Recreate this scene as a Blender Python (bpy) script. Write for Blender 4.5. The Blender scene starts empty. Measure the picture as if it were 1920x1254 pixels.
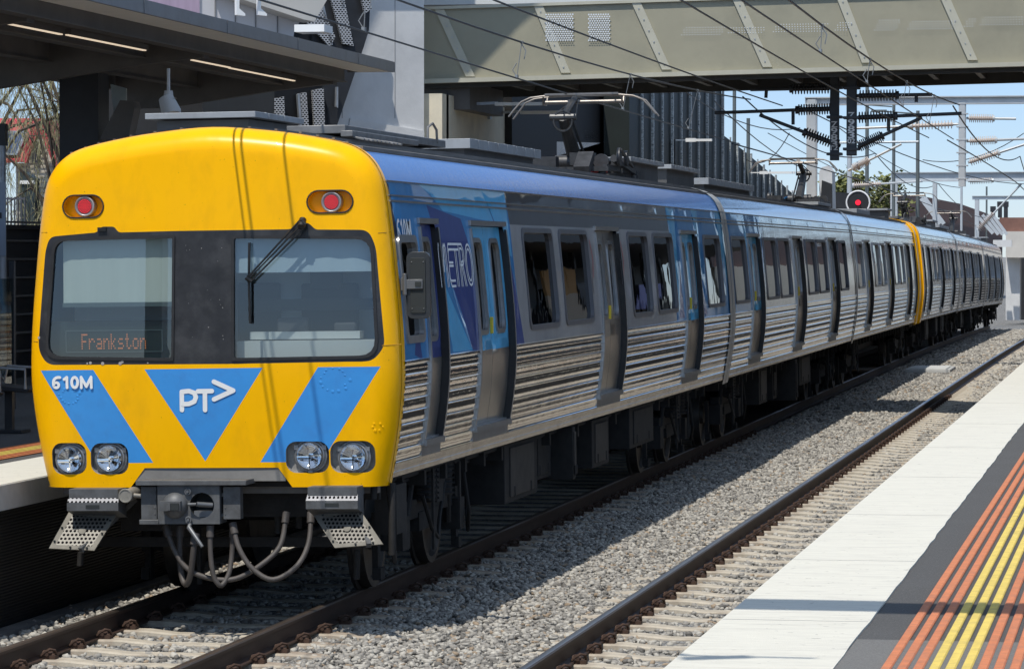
import bpy, bmesh, math, random
import numpy as np
from mathutils import Vector, Matrix, geometry
random.seed(7); np.random.seed(7)
S=bpy.context.scene; COL=S.collection
# ---------------------------------------------------------------- camera
FP=6600.0; TH=math.atan(1206/FP); PH=math.atan(154/FP); CH=2.85
cd=bpy.data.cameras.new('camera'); cam=bpy.data.objects.new('camera',cd); COL.objects.link(cam)
cam.location=(0,0,CH); cam.rotation_euler=(math.pi/2-PH,0,TH)
cd.sensor_width=36; cd.lens=36*FP/1920; cd.clip_start=.5; cd.clip_end=6000
S.camera=cam
S.render.resolution_x=1024; S.render.resolution_y=668
# ---------------------------------------------------------------- sky and sun
SV=Vector((-.135,-.50,1)).normalized()          # towards the sun
w=bpy.data.worlds.new('World'); S.world=w; w.use_nodes=True
nt=w.node_tree; nt.nodes.clear()
sk=nt.nodes.new('ShaderNodeTexSky'); sk.sky_type='NISHITA'; sk.sun_disc=False
sk.sun_elevation=math.asin(SV.z); sk.sun_rotation=math.atan2(SV.x,SV.y); sk.altitude=1500; sk.air_density=1.0; sk.dust_density=.0; sk.ozone_density=1.5
bg=nt.nodes.new('ShaderNodeBackground'); bg.inputs[1].default_value=.15
wo=nt.nodes.new('ShaderNodeOutputWorld'); hm=nt.nodes.new('ShaderNodeMix'); hm.data_type='RGBA'; hm.blend_type='MULTIPLY'; hm.inputs[0].default_value=1; hm.inputs[7].default_value=(1,1,1,1); nt.links.new(sk.outputs[0],hm.inputs[6]); 
tcw=nt.nodes.new('ShaderNodeTexCoord'); sxw=nt.nodes.new('ShaderNodeSeparateXYZ'); nt.links.new(tcw.outputs['Generated'],sxw.inputs[0]); rw=nt.nodes.new('ShaderNodeValToRGB'); nt.links.new(sxw.outputs[2],rw.inputs[0])
rw.color_ramp.elements[0].position=0; rw.color_ramp.elements[0].color=(.43,.51,.71,1); rw.color_ramp.elements[1].position=.75; rw.color_ramp.elements[1].color=(2.3,1.7,1.2,1); e_=rw.color_ramp.elements.new(.12); e_.color=(.50,.58,.76,1); e_=rw.color_ramp.elements.new(.35); e_.color=(1.42,1.3,1.13,1)
hm2=nt.nodes.new('ShaderNodeMix'); hm2.data_type='RGBA'; hm2.blend_type='MULTIPLY'; hm2.inputs[0].default_value=1; nt.links.new(hm.outputs[2],hm2.inputs[6]); nt.links.new(rw.outputs[0],hm2.inputs[7]); nt.links.new(hm2.outputs[2],bg.inputs[0]); nt.links.new(bg.outputs[0],wo.inputs[0])
sd=bpy.data.lights.new('sun','SUN'); sd.energy=3.6; sd.angle=math.radians(.55); sd.color=(1,.955,.88)
sun=bpy.data.objects.new('sun',sd); COL.objects.link(sun); sun.rotation_euler=SV.to_track_quat('Z','Y').to_euler()
S.view_settings.view_transform='Standard'; S.view_settings.look='None'; S.view_settings.gamma=1; S.view_settings.exposure=.2
try: S.view_settings.use_curve_mapping=False
except Exception: pass
# ---------------------------------------------------------------- measuring helpers
cT,sT,cP,sP=math.cos(TH),math.sin(TH),math.cos(PH),math.sin(PH)
RV=Vector((cT,sT,0)); FV=Vector((-sT*cP,cT*cP,-sP)); UV=Vector((-sT*sP,cT*sP,cP)); C0=Vector((0,0,CH))
def ray(x,y): return RV*((x-960)/FP)+UV*((627-y)/FP)+FV
def atX(x,y,X): d=ray(x,y); return C0+d*(X/d.x)
def atY(x,y,Y): d=ray(x,y); return C0+d*(Y/d.y)
def atZ(x,y,Z): d=ray(x,y); return C0+d*((Z-CH)/d.z)
def off(Y):
    a=max(0,min(Y,95)-30); b=max(0,Y-95); return -7e-5*a*a-.0091*b
def drop(Y): return -5e-5*max(0,Y-60)**2
# ---------------------------------------------------------------- materials
MC={}
def M(name,col,rough=.6,metal=0,var=0,vs=3,bump=0,bs=60,coat=0,dirt=None,ds=1.5,da=.5,st=(1,1,1),bst=None,spec=.5,rvar=0,det=6,crough=.04,speck=None):
    if name in MC: return MC[name]
    m=bpy.data.materials.new(name); m.use_nodes=True; n=m.node_tree.nodes; l=m.node_tree.links; b=n['Principled BSDF']
    b.inputs['Base Color'].default_value=(*col,1); b.inputs['Roughness'].default_value=rough; b.inputs['Metallic'].default_value=metal
    b.inputs['Coat Weight'].default_value=coat; b.inputs['Coat Roughness'].default_value=crough; b.inputs['Specular IOR Level'].default_value=spec
    def noise(sc,stt,seed=0):
        tc=n.new('ShaderNodeTexCoord'); mp=n.new('ShaderNodeMapping'); mp.inputs['Scale'].default_value=stt; mp.inputs['Location'].default_value=(seed,seed*.7,seed*.3)
        l.new(tc.outputs['Object'],mp.inputs[0]); t=n.new('ShaderNodeTexNoise'); t.inputs['Scale'].default_value=sc; t.inputs['Detail'].default_value=det; t.inputs['Roughness'].default_value=.65
        l.new(mp.outputs[0],t.inputs['Vector']); return t
    last=None
    if var:
        t=noise(vs,st); r=n.new('ShaderNodeValToRGB'); r.color_ramp.elements[0].position=.3; r.color_ramp.elements[1].position=.7
        r.color_ramp.elements[0].color=(*[max(0,c*(1-var)) for c in col],1); r.color_ramp.elements[1].color=(*[min(1,c*(1+var*.8)) for c in col],1)
        l.new(t.outputs[0],r.inputs[0]); last=r.outputs[0]; l.new(last,b.inputs['Base Color'])
    if dirt:
        t=noise(ds,st,5); r=n.new('ShaderNodeValToRGB'); r.color_ramp.elements[0].position=.48; r.color_ramp.elements[1].position=.72
        r.color_ramp.elements[0].color=(0,0,0,1); r.color_ramp.elements[1].color=(da,da,da,1); l.new(t.outputs[0],r.inputs[0])
        mx=n.new('ShaderNodeMix'); mx.data_type='RGBA'; mx.inputs[6].default_value=(*col,1); mx.inputs[7].default_value=(*dirt,1)
        l.new(r.outputs[0],mx.inputs[0]); 
        if last: l.new(last,mx.inputs[6])
        l.new(mx.outputs[2],b.inputs['Base Color'])
    if rvar:
        t=noise(vs*1.7,st,9); mr=n.new('ShaderNodeMapRange'); mr.inputs[1].default_value=.3; mr.inputs[2].default_value=.7
        mr.inputs[3].default_value=max(.02,rough-rvar); mr.inputs[4].default_value=rough+rvar; l.new(t.outputs[0],mr.inputs[0]); l.new(mr.outputs[0],b.inputs['Roughness'])
    if bump:
        t=noise(bs,bst or st,3); bp=n.new('ShaderNodeBump'); bp.inputs['Strength'].default_value=1; bp.inputs['Distance'].default_value=bump
        l.new(t.outputs[0],bp.inputs['Height']); l.new(bp.outputs[0],b.inputs['Normal'])
    if speck:
        t=noise(speck[0],(1,1,1),11); r=n.new('ShaderNodeValToRGB'); r.color_ramp.elements[0].position=speck[1]; r.color_ramp.elements[1].position=speck[1]+.03; r.color_ramp.elements[0].color=(0,0,0,1); r.color_ramp.elements[1].color=(speck[2],)*3+(1,)
        t.inputs['Detail'].default_value=2; l.new(t.outputs[0],r.inputs[0]); mx=n.new('ShaderNodeMix'); mx.data_type='RGBA'; mx.inputs[7].default_value=(*(speck[3]),1); mx.inputs[6].default_value=(*col,1); l.new(r.outputs[0],mx.inputs[0])
        if b.inputs['Base Color'].is_linked: l.new(b.inputs['Base Color'].links[0].from_socket,mx.inputs[6])
        l.new(mx.outputs[2],b.inputs['Base Color'])
    MC[name]=m; return m
def glow(name,col,e,base=(.02,.02,.02)):
    if name in MC: return MC[name]
    m=M(name,base,.4); b=m.node_tree.nodes['Principled BSDF']; b.inputs['Emission Color'].default_value=(*col,1); b.inputs['Emission Strength'].default_value=e; return m
def holes(name,col,sc,r=.36,see=True,rough=.5,metal=.3,axes=(0,2),hexa=True,skip=None):
    """sheet with a regular grid of round holes"""
    if name in MC: return MC[name]
    m=M(name,col,rough,metal,var=.15,vs=6); n=m.node_tree.nodes; l=m.node_tree.links; b=n['Principled BSDF']; out=n['Material Output']
    tc=n.new('ShaderNodeTexCoord'); sp=n.new('ShaderNodeSeparateXYZ'); l.new(tc.outputs['Object'],sp.inputs[0])
    def mth(op,a,bb=None,c=None):
        q=n.new('ShaderNodeMath'); q.operation=op
        for i,v in enumerate((a,bb,c)):
            if v is None: continue
            if isinstance(v,(int,float)): q.inputs[i].default_value=v
            else: l.new(v,q.inputs[i])
        return q.outputs[0]
    a=mth('MULTIPLY',sp.outputs[axes[0]],sc); c=mth('MULTIPLY',sp.outputs[axes[1]],sc*(1.1547 if hexa else 1))
    row=mth('FLOOR',c); odd=mth('MULTIPLY',mth('FLOORED_MODULO',row,2.0),.5 if hexa else 0.)
    fa=mth('SUBTRACT',mth('FRACT',mth('ADD',a,odd)),.5); fc=mth('SUBTRACT',mth('FRACT',c),.5)
    d=mth('SQRT',mth('ADD',mth('MULTIPLY',fa,fa),mth('MULTIPLY',fc,fc))); k=mth('LESS_THAN',d,r)
    tr=n.new('ShaderNodeBsdfTransparent'); mx=n.new('ShaderNodeMixShader')
    if not see:
        tr=n.new('ShaderNodeBsdfDiffuse'); tr.inputs[0].default_value=(.01,.01,.01,1)
    l.new(k,mx.inputs[0]); l.new(b.outputs[0],mx.inputs[1]); l.new(tr.outputs[0],mx.inputs[2]); l.new(mx.outputs[0],out.inputs[0]); return m
def glass(name,tint=(.25,.28,.28),refl=1.0,rough=.01,ior=1.5,wob=0):
    if name in MC: return MC[name]
    m=bpy.data.materials.new(name); m.use_nodes=True; n=m.node_tree.nodes; l=m.node_tree.links; n.clear()
    o=n.new('ShaderNodeOutputMaterial'); t=n.new('ShaderNodeBsdfTransparent'); t.inputs[0].default_value=(*tint,1)
    g=n.new('ShaderNodeBsdfGlossy'); g.inputs['Roughness'].default_value=rough; g.inputs[0].default_value=(refl,refl,refl,1)
    f=n.new('ShaderNodeFresnel'); ge=n.new('ShaderNodeNewGeometry'); mr=n.new('ShaderNodeMapRange'); mr.inputs[3].default_value=ior; mr.inputs[4].default_value=1/ior; l.new(ge.outputs['Backfacing'],mr.inputs[0]); l.new(mr.outputs[0],f.inputs[0]); mx=n.new('ShaderNodeMixShader')
    if wob:
        tc=n.new('ShaderNodeTexCoord'); tx=n.new('ShaderNodeTexNoise'); tx.inputs['Scale'].default_value=2.5; bp=n.new('ShaderNodeBump'); bp.inputs['Distance'].default_value=wob
        l.new(tc.outputs['Object'],tx.inputs[0]); l.new(tx.outputs[0],bp.inputs['Height']); l.new(bp.outputs[0],g.inputs['Normal'])
    l.new(f.outputs[0],mx.inputs[0]); l.new(t.outputs[0],mx.inputs[1]); l.new(g.outputs[0],mx.inputs[2]); l.new(mx.outputs[0],o.inputs[0]); MC[name]=m; return m
# ---------------------------------------------------------------- mesh helpers
class MB:
    def __init__(s): s.v=[]; s.f=[]; s.m=[]; s.sm=[]
    def add(s,vs,fs,mi=0,sm=False):
        o=len(s.v); s.v+= [tuple(p) for p in vs]; s.f+=[tuple(i+o for i in f) for f in fs]; s.m+=[mi]*len(fs); s.sm+=[sm]*len(fs); return s
    def box(s,c,d,rot=None,mi=0,tz=None):
        hx,hy,hz=d[0]/2,d[1]/2,d[2]/2
        vs=[Vector((x*hx,y*hy,z*hz)) for z in(-1,1) for y in(-1,1) for x in(-1,1)]
        if rot is not None: 
            R=rot if isinstance(rot,Matrix) else Matrix.Rotation(rot[1],3,rot[0]); vs=[R@v for v in vs]
        vs=[v+Vector(c) for v in vs]
        return s.add(vs,[(0,2,3,1),(4,5,7,6),(0,1,5,4),(2,6,7,3),(0,4,6,2),(1,3,7,5)],mi)
    def bar(s,a,b,w,h,mi=0,up=(0,0,1)):
        a=Vector(a); b=Vector(b); d=b-a; L=d.length; d.normalize(); u=Vector(up); sd=d.cross(u)
        if sd.length<1e-4: sd=Vector((1,0,0))
        sd.normalize(); u=sd.cross(d)
        return s.box((a+b)/2,(w,L,h),Matrix((sd,d,u)).transposed(),mi)
    def tube(s,pts,r,n=8,mi=0,caps=True,closed=False):
        P=[Vector(p) for p in pts]; N=len(P); rs=r if isinstance(r,(list,tuple)) else [r]*N; vs=[]; prev=None
        for i,p in enumerate(P):
            if closed: t=P[(i+1)%N]-P[i-1]
            else: t=P[min(i+1,N-1)]-P[max(i-1,0)]
            t.normalize()
            if prev is None:
                a=Vector((0,0,1)) if abs(t.z)<.9 else Vector((1,0,0)); a=(a-t*a.dot(t)).normalized()
            else:
                a=prev-t*prev.dot(t); a.normalize()
            prev=a; b=t.cross(a)
            for k in range(n):
                an=2*math.pi*k/n; vs.append(p+(a*math.cos(an)+b*math.sin(an))*rs[i])
        fs=[]
        for i in range(N if closed else N-1):
            j=(i+1)%N
            for k in range(n): fs.append((i*n+k,i*n+(k+1)%n,j*n+(k+1)%n,j*n+k))
        if caps and not closed: fs+=[tuple(range(n-1,-1,-1)),tuple((N-1)*n+k for k in range(n))]
        return s.add(vs,fs,mi,True)
    def cyl(s,a,b,r,r2=None,n=20,mi=0): return s.tube([a,b],[r,r if r2 is None else r2],n,mi)
    def prism(s,poly,a,b,mi=0):
        """poly: list of 3D points of one face; extrude by vector b (a ignored offset)"""
        P=[Vector(p)+Vector(a) for p in poly]; Q=[p+Vector(b) for p in P]; n=len(P)
        return s.add(P+Q,[tuple(range(n-1,-1,-1)),tuple(range(n,2*n))]+[(i,(i+1)%n,n+(i+1)%n,n+i) for i in range(n)],mi)
    def sweep(s,prof,path,mi=0,sm=False,closed=True,caps=True,mis=None):
        """prof: (x,z) list; path: list of (x,y,z) offsets"""
        n=len(prof); vs=[(px+x,py,pz+z) for (px,py,pz) in path for (x,z) in prof]; fs=[]
        for i in range(len(path)-1):
            for k in range(n if closed else n-1):
                fs.append((i*n+k,i*n+(k+1)%n,(i+1)*n+(k+1)%n,(i+1)*n+k))
        o=len(s.f); s.add(vs,fs,mi,sm)
        if mis:
            kk=n if closed else n-1
            for i in range(len(fs)): s.m[o+i]=mis[i%kk]
        if caps and closed: L=(len(path)-1)*n; s.add(vs,[tuple(range(n-1,-1,-1)),tuple(L+k for k in range(n))],mi)
        return s
    def build(s,name,mats,parent=None,bevel=0,auto=35,norm=True):
        me=bpy.data.meshes.new(name); me.from_pydata(s.v,[],s.f)
        for m in (mats if isinstance(mats,(list,tuple)) else [mats]): me.materials.append(m)
        me.polygons.foreach_set('material_index',s.m); me.polygons.foreach_set('use_smooth',s.sm)
        if norm:
            bm=bmesh.new(); bm.from_mesh(me); bmesh.ops.recalc_face_normals(bm,faces=bm.faces); bm.to_mesh(me); bm.free()
        if any(s.sm): me.set_sharp_from_angle(angle=math.radians(auto))
        me.update(); o=bpy.data.objects.new(name,me); COL.objects.link(o)
        if parent: o.parent=parent
        if bevel:
            b=o.modifiers.new('bevel','BEVEL'); b.width=bevel; b.segments=2; b.limit_method='ANGLE'; b.angle_limit=math.radians(40); b.harden_normals=False
        return o
def tag(o,label=None,cat=None,group=None,kind=None):
    if label: o['label']=label
    if cat: o['category']=cat
    if group: o['group']=group
    if kind: o['kind']=kind
    return o
def empty(name,loc=(0,0,0),rot=(0,0,0)):
    o=bpy.data.objects.new(name,None); o.location=loc; o.rotation_euler=rot; o.empty_display_size=.2; COL.objects.link(o); return o
CH_={}
def kids(o): return [c for c in COL.objects if c.parent==o]
def copy_tree(o,parent=None,cache=None):
    c=o.copy(); COL.objects.link(c)
    if parent is not None: c.parent=parent
    for k in (cache[o.name] if cache else kids(o)): copy_tree(k,c,cache)
    return c
def tree_cache(o):
    d={}; al=list(COL.objects)
    def rec(x):
        d[x.name]=[c for c in al if c.parent==x]
        for c in d[x.name]: rec(c)
    rec(o); return d
def pip(x,y,P):
    c=False; j=len(P)-1
    for i in range(len(P)):
        xi,yi=P[i][0],P[i][1]; xj,yj=P[j][0],P[j][1]
        if (yi>y)!=(yj>y) and x<(xj-xi)*(y-yi)/(yj-yi)+xi: c=not c
        j=i
    return c
def rrect(x0,y0,x1,y1,r,n=5,rr=None):
    rr=rr or (r,r,r,r); out=[]  # bl, br, tr, tl
    for (cx,cy,a0,q) in ((x0,y0,180,rr[0]),(x1,y0,270,rr[1]),(x1,y1,0,rr[2]),(x0,y1,90,rr[3])):
        sx=1 if cx==x0 else -1; sy=1 if cy==y0 else -1
        if q<=0: out.append((cx,cy)); continue
        for k in range(n+1):
            a=math.radians(a0+90*k/n); out.append((cx+sx*q+q*math.cos(a),cy+sy*q+q*math.sin(a)))
    return out
def rpoly(P,r,n=4):
    """round the corners of a 2-D polygon"""
    out=[]; N=len(P)
    for i in range(N):
        p=Vector(P[i][:2]); a=Vector(P[i-1][:2])-p; b=Vector(P[(i+1)%N][:2])-p
        ri=r[i] if isinstance(r,(list,tuple)) else r
        if ri<=0: out.append(tuple(p)); continue
        d=min(ri,a.length*.45,b.length*.45); A=p+a.normalized()*d; B=p+b.normalized()*d
        for k in range(n+1):
            t=k/n; out.append(tuple(A*(1-t)**2+p*2*t*(1-t)+B*t*t))
    return out
def dens(P,step,closed=True):
    out=[]; N=len(P)
    for i in range(N if closed else N-1):
        a=Vector(P[i]); b=Vector(P[(i+1)%N]); k=max(1,int(math.ceil((b-a).length/step)))
        for j in range(k): out.append(tuple(a.lerp(b,j/k)))
    if not closed: out.append(tuple(P[-1]))
    return out
def cdt(outer,hls=(),lines=(),pts=(),matf=None):
    """constrained triangulation with holes; returns verts2d, faces, material index per face"""
    V=[];E=[]
    def loop(P,closed=True):
        o=len(V); V.extend(Vector(p) for p in P); n=len(P)
        E.extend((o+i,o+(i+1)%n) for i in range(n if closed else n-1))
    loop(outer)
    for h in hls: loop(h)
    for q in lines: loop(q)
    V.extend(Vector(p) for p in pts if pip(p[0],p[1],outer))
    ov,oe,of,_,_,_=geometry.delaunay_2d_cdt(V,E,[],0,1e-6)
    F=[];Mi=[]
    for f in of:
        cx=sum(ov[i].x for i in f)/len(f); cy=sum(ov[i].y for i in f)/len(f)
        if not pip(cx,cy,outer) or any(pip(cx,cy,h) for h in hls): continue
        F.append(tuple(f)); Mi.append(matf(cx,cy) if matf else 0)
    return [(v.x,v.y) for v in ov],F,Mi
def grid(x0,x1,y0,y1,s):
    nx=int((x1-x0)/s); ny=int((y1-y0)/s)
    return [(x0+(i+.5)*(x1-x0)/nx,y0+(j+.5)*(y1-y0)/ny) for i in range(nx) for j in range(ny)]
def text_mesh(s,size,bold=0,name='text'):
    c=bpy.data.curves.new(name,'FONT'); c.body=s; c.size=size; c.offset=bold; c.resolution_u=3; o=bpy.data.objects.new(name,c); COL.objects.link(o)
    dg=bpy.context.evaluated_depsgraph_get(); me=bpy.data.meshes.new_from_object(o.evaluated_get(dg)); vs=[tuple(v.co) for v in me.vertices]; fs=[tuple(p.vertices) for p in me.polygons]
    bpy.data.objects.remove(o); bpy.data.curves.remove(c); bpy.data.meshes.remove(me); return vs,fs
def fit(vs,x0,x1,y0,y1):
    a=min(v[0] for v in vs);b=max(v[0] for v in vs);c=min(v[1] for v in vs);d=max(v[1] for v in vs)
    return [((v[0]-a)/(b-a)*(x1-x0)+x0,(v[1]-c)/(d-c)*(y1-y0)+y0) for v in vs]
def stroke(P,w,n=6):
    """ribbon polygons with round ends along a polyline, 2-D"""
    vs=[];fs=[]
    for i in range(len(P)-1):
        a=Vector(P[i]);b=Vector(P[i+1]);d=(b-a).normalized();nn=Vector((-d.y,d.x)); o=len(vs); k=[]
        for j in range(n+1):
            an=math.pi*j/n; k.append(a+nn*math.cos(an)*w/2-d*math.sin(an)*w/2)
        for j in range(n+1):
            an=math.pi*j/n; k.append(b-nn*math.cos(an)*w/2+d*math.sin(an)*w/2)
        vs+=[tuple(q) for q in k]; fs.append(tuple(range(o,o+len(k))))
    return vs,fs
# common materials
steel=M('galvanised_steel',(.42,.44,.46),.45,.7,var=.18,vs=5,rvar=.1)
darkpaint=M('dark_grey_paint',(.03,.033,.037),.5,0,var=.25,vs=4)
black=M('black_rubber',(.018,.018,.019),.55,0,var=.3,vs=8)
under=M('underframe_grime',(.019,.0175,.016),.75,.1,var=.5,vs=6,bump=.004,bs=30)
# ================================================================ ground, tracks, platforms
T1=-7.39; T2=-3.46; PE=-2.02
K2=.5
def o1(Y): return off(Y)
def o2(Y): return off(Y)*K2
YS=[-6,0,6,12]+[14+3*i for i in range(20)]+[74+6*i for i in range(30)]+[280,340,420]
def stone_cells(name,sc,bmpd):
    m=bpy.data.materials.new(name); m.use_nodes=True; n=m.node_tree.nodes; l=m.node_tree.links; b=n['Principled BSDF']; b.inputs['Roughness'].default_value=.9
    tc=n.new('ShaderNodeTexCoord'); v=n.new('ShaderNodeTexVoronoi'); v.inputs['Scale'].default_value=sc; l.new(tc.outputs['Object'],v.inputs[0])
    v2=n.new('ShaderNodeTexVoronoi'); v2.inputs['Scale'].default_value=sc; v2.feature='DISTANCE_TO_EDGE'; l.new(tc.outputs['Object'],v2.inputs[0])
    r=n.new('ShaderNodeValToRGB'); cr=r.color_ramp; cr.elements[0].color=(.12,.12,.12,1); cr.elements[1].color=(.40,.39,.37,1); e=cr.elements.new(.5); e.color=(.24,.24,.235,1)
    l.new(v.outputs['Color'],r.inputs[0]); mx=n.new('ShaderNodeMix'); mx.data_type='RGBA'; mx.blend_type='MULTIPLY'; mx.inputs[0].default_value=1
    r2=n.new('ShaderNodeValToRGB'); r2.color_ramp.elements[1].position=.12; r2.color_ramp.elements[0].color=(.15,.15,.15,1); r2.color_ramp.elements[1].color=(1,1,1,1)
    l.new(v2.outputs[0],r2.inputs[0]); l.new(r.outputs[0],mx.inputs[6]); l.new(r2.outputs[0],mx.inputs[7]); l.new(mx.outputs[2],b.inputs['Base Color'])
    bp=n.new('ShaderNodeBump'); bp.inputs['Distance'].default_value=bmpd; bp.inputs['Strength'].default_value=1; l.new(v2.outputs[0],bp.inputs['Height']); l.new(bp.outputs[0],b.inputs['Normal']); return m
bal_sheet=stone_cells('ballast_bed',22,.03)
GB=-.215
m=MB(); m.add([(-60,-20,-.34),(60,-20,-.34),(60,75,-.34),(-60,75,-.34)],[(0,1,2,3)])
m=MB(); XG=[-700,-40,-14,-9.3,-5,-1.5,4,14,60,700]; YG=[-60,0,40,60,75,90,105,120,140,170,200,300,900,3000]
vs=[(x,y,GB+(drop(min(y,210)) if y<=210 else drop(210))) for y in YG for x in XG]
m.add(vs,[(j*len(XG)+i,j*len(XG)+i+1,(j+1)*len(XG)+i+1,(j+1)*len(XG)+i) for j in range(len(YG)-1) for i in range(len(XG)-1)])
tag(m.build('ground',bal_sheet),kind='structure')
def gz(Y): 
    j=0
    Yc=min(max(Y,-60),3000)
    for j in range(len(YG)-1):
        if YG[j]<=Yc<=YG[j+1]: break
    a,b=YG[j],YG[j+1]; za,zb=[GB+drop(min(q,210)) for q in(a,b)]; return za+(zb-za)*(Yc-a)/(b-a)
# rails -----------------------------------------------------------
rust=M('rusty_rail_steel',(.055,.033,.024),.6,.35,var=.35,vs=9,st=(1,.2,1),bump=.001,bs=50,det=4)
railtop=M('worn_rail_head',(.16,.125,.10),.42,.75,var=.3,vs=5,st=(6,.12,6),rvar=.1)
railtop2=M('polished_rail_head',(.36,.35,.34),.3,.9,var=.15,vs=5,st=(6,.12,6))
RP=[(-.075,-.17),(.075,-.17),(.075,-.158),(.012,-.14),(.0085,-.045),(.034,-.034),(.036,-.012),(.026,-.002),(.012,0),(-.012,0),(-.026,-.002),(-.036,-.012),(-.034,-.034),(-.0085,-.045),(-.012,-.14),(-.075,-.158)]
RM=[0,0,0,0,0,0,1,2,2,2,1,0,0,0,0,0]
def rail(cx,of,cant,lab):
    P=[(cx+of(Y),Y,drop(Y)+cant) for Y in YS if Y<170]
    m=MB(); m.sweep(RP,P,closed=True,mis=RM)
    o=m.build('rail',[rust,railtop,railtop if cx<-5 else railtop2]); tag(o,lab,'rail','rails of the two tracks'); return o
CANT=.011
rail(T1-.8,o1,-CANT,'left running rail beneath the yellow train, dark brown flank')
rail(T1+.8,o1,CANT,'right running rail beneath the yellow train beside the ballast strip')
rail(T2-.8,o2,0,'brown rail of the empty track, farther from the right platform')
rail(T2+.8,o2,0,'rail of the empty track hidden close under the right platform edge')
# sleepers ---------------------------------------------------------
conc=M('sleeper_concrete',(.44,.39,.31),.85,0,var=.28,vs=5,dirt=(.17,.10,.06),ds=1.6,da=.85,bump=.003,bs=40)
def sleeper_mesh():
    m=MB(); P=[(-1.3,-.19,.12),(-1.0,-.172,.12),(-.55,-.172,.12),(-.3,-.195,.105),(.3,-.195,.105),(.55,-.172,.12),(1.0,-.172,.12),(1.3,-.19,.12)]
    vs=[]
    for x,z,h in P: vs+=[(x,-h,-.36),(x,-h+.02,z-.012),(x,-h+.035,z),(x,h-.035,z),(x,h-.02,z-.012),(x,h,-.36)]
    fs=[(i*6+k,i*6+k+1,(i+1)*6+k+1,(i+1)*6+k) for i in range(len(P)-1) for k in range(5)]+[(0,1,2,3,4,5),tuple(42+k for k in (5,4,3,2,1,0))]
    return m.add(vs,fs)
def clip_mesh(rx,s):
    m=MB(); x=lambda v:rx+s*v
    m.tube([(x(.055),-.05,-.145),(x(.075),-.055,-.125),(x(.12),-.045,-.095),(x(.15),-.02,-.105),(x(.155),.01,-.135),(x(.13),.035,-.15),(x(.10),.03,-.14),(x(.075),.02,-.115),(x(.06),.0,-.118),(x(.05),-.02,-.15)],.0105,6)
    m.box((x(.115),0,-.158),(.09,.09,.03)); m.tube([(x(.10),-.06,-.135),(x(.10),.06,-.135)],.014,6)
    return m
clipm=M('rusty_rail_clip',(.075,.042,.028),.8,.2,var=.4,vs=20)
sl=sleeper_mesh().build('sleeper',conc,bevel=0); cl=[clip_mesh(r,s).build('rail_clip',clipm,sl) for r in(-.8,.8) for s in(-1,1)]
LS=[]
def place_sleeper(cx,of,Y,lab,full,cant):
    global sl
    if not LS: o=sl; ks=cl
    else:
        o=sl.copy(); COL.objects.link(o); ks=[]
        if full:
            for c in cl: d=c.copy(); COL.objects.link(d); d.parent=o
    o.location=(cx+of(Y),Y,drop(Y)); o.rotation_euler=(0,-cant,0); LS.append(o); tag(o,lab,'sleeper','concrete sleepers')
L1='concrete sleeper of the track the yellow train stands on'; L2='concrete sleeper of the empty track beside the right platform'
SP=.70
for i in range(65): place_sleeper(T1,o1,13.2+SP*i,L1,i<65,.0)
for i in range(163): place_sleeper(T2,o2,12.9+SP*i,L2,i<88,0)
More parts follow.
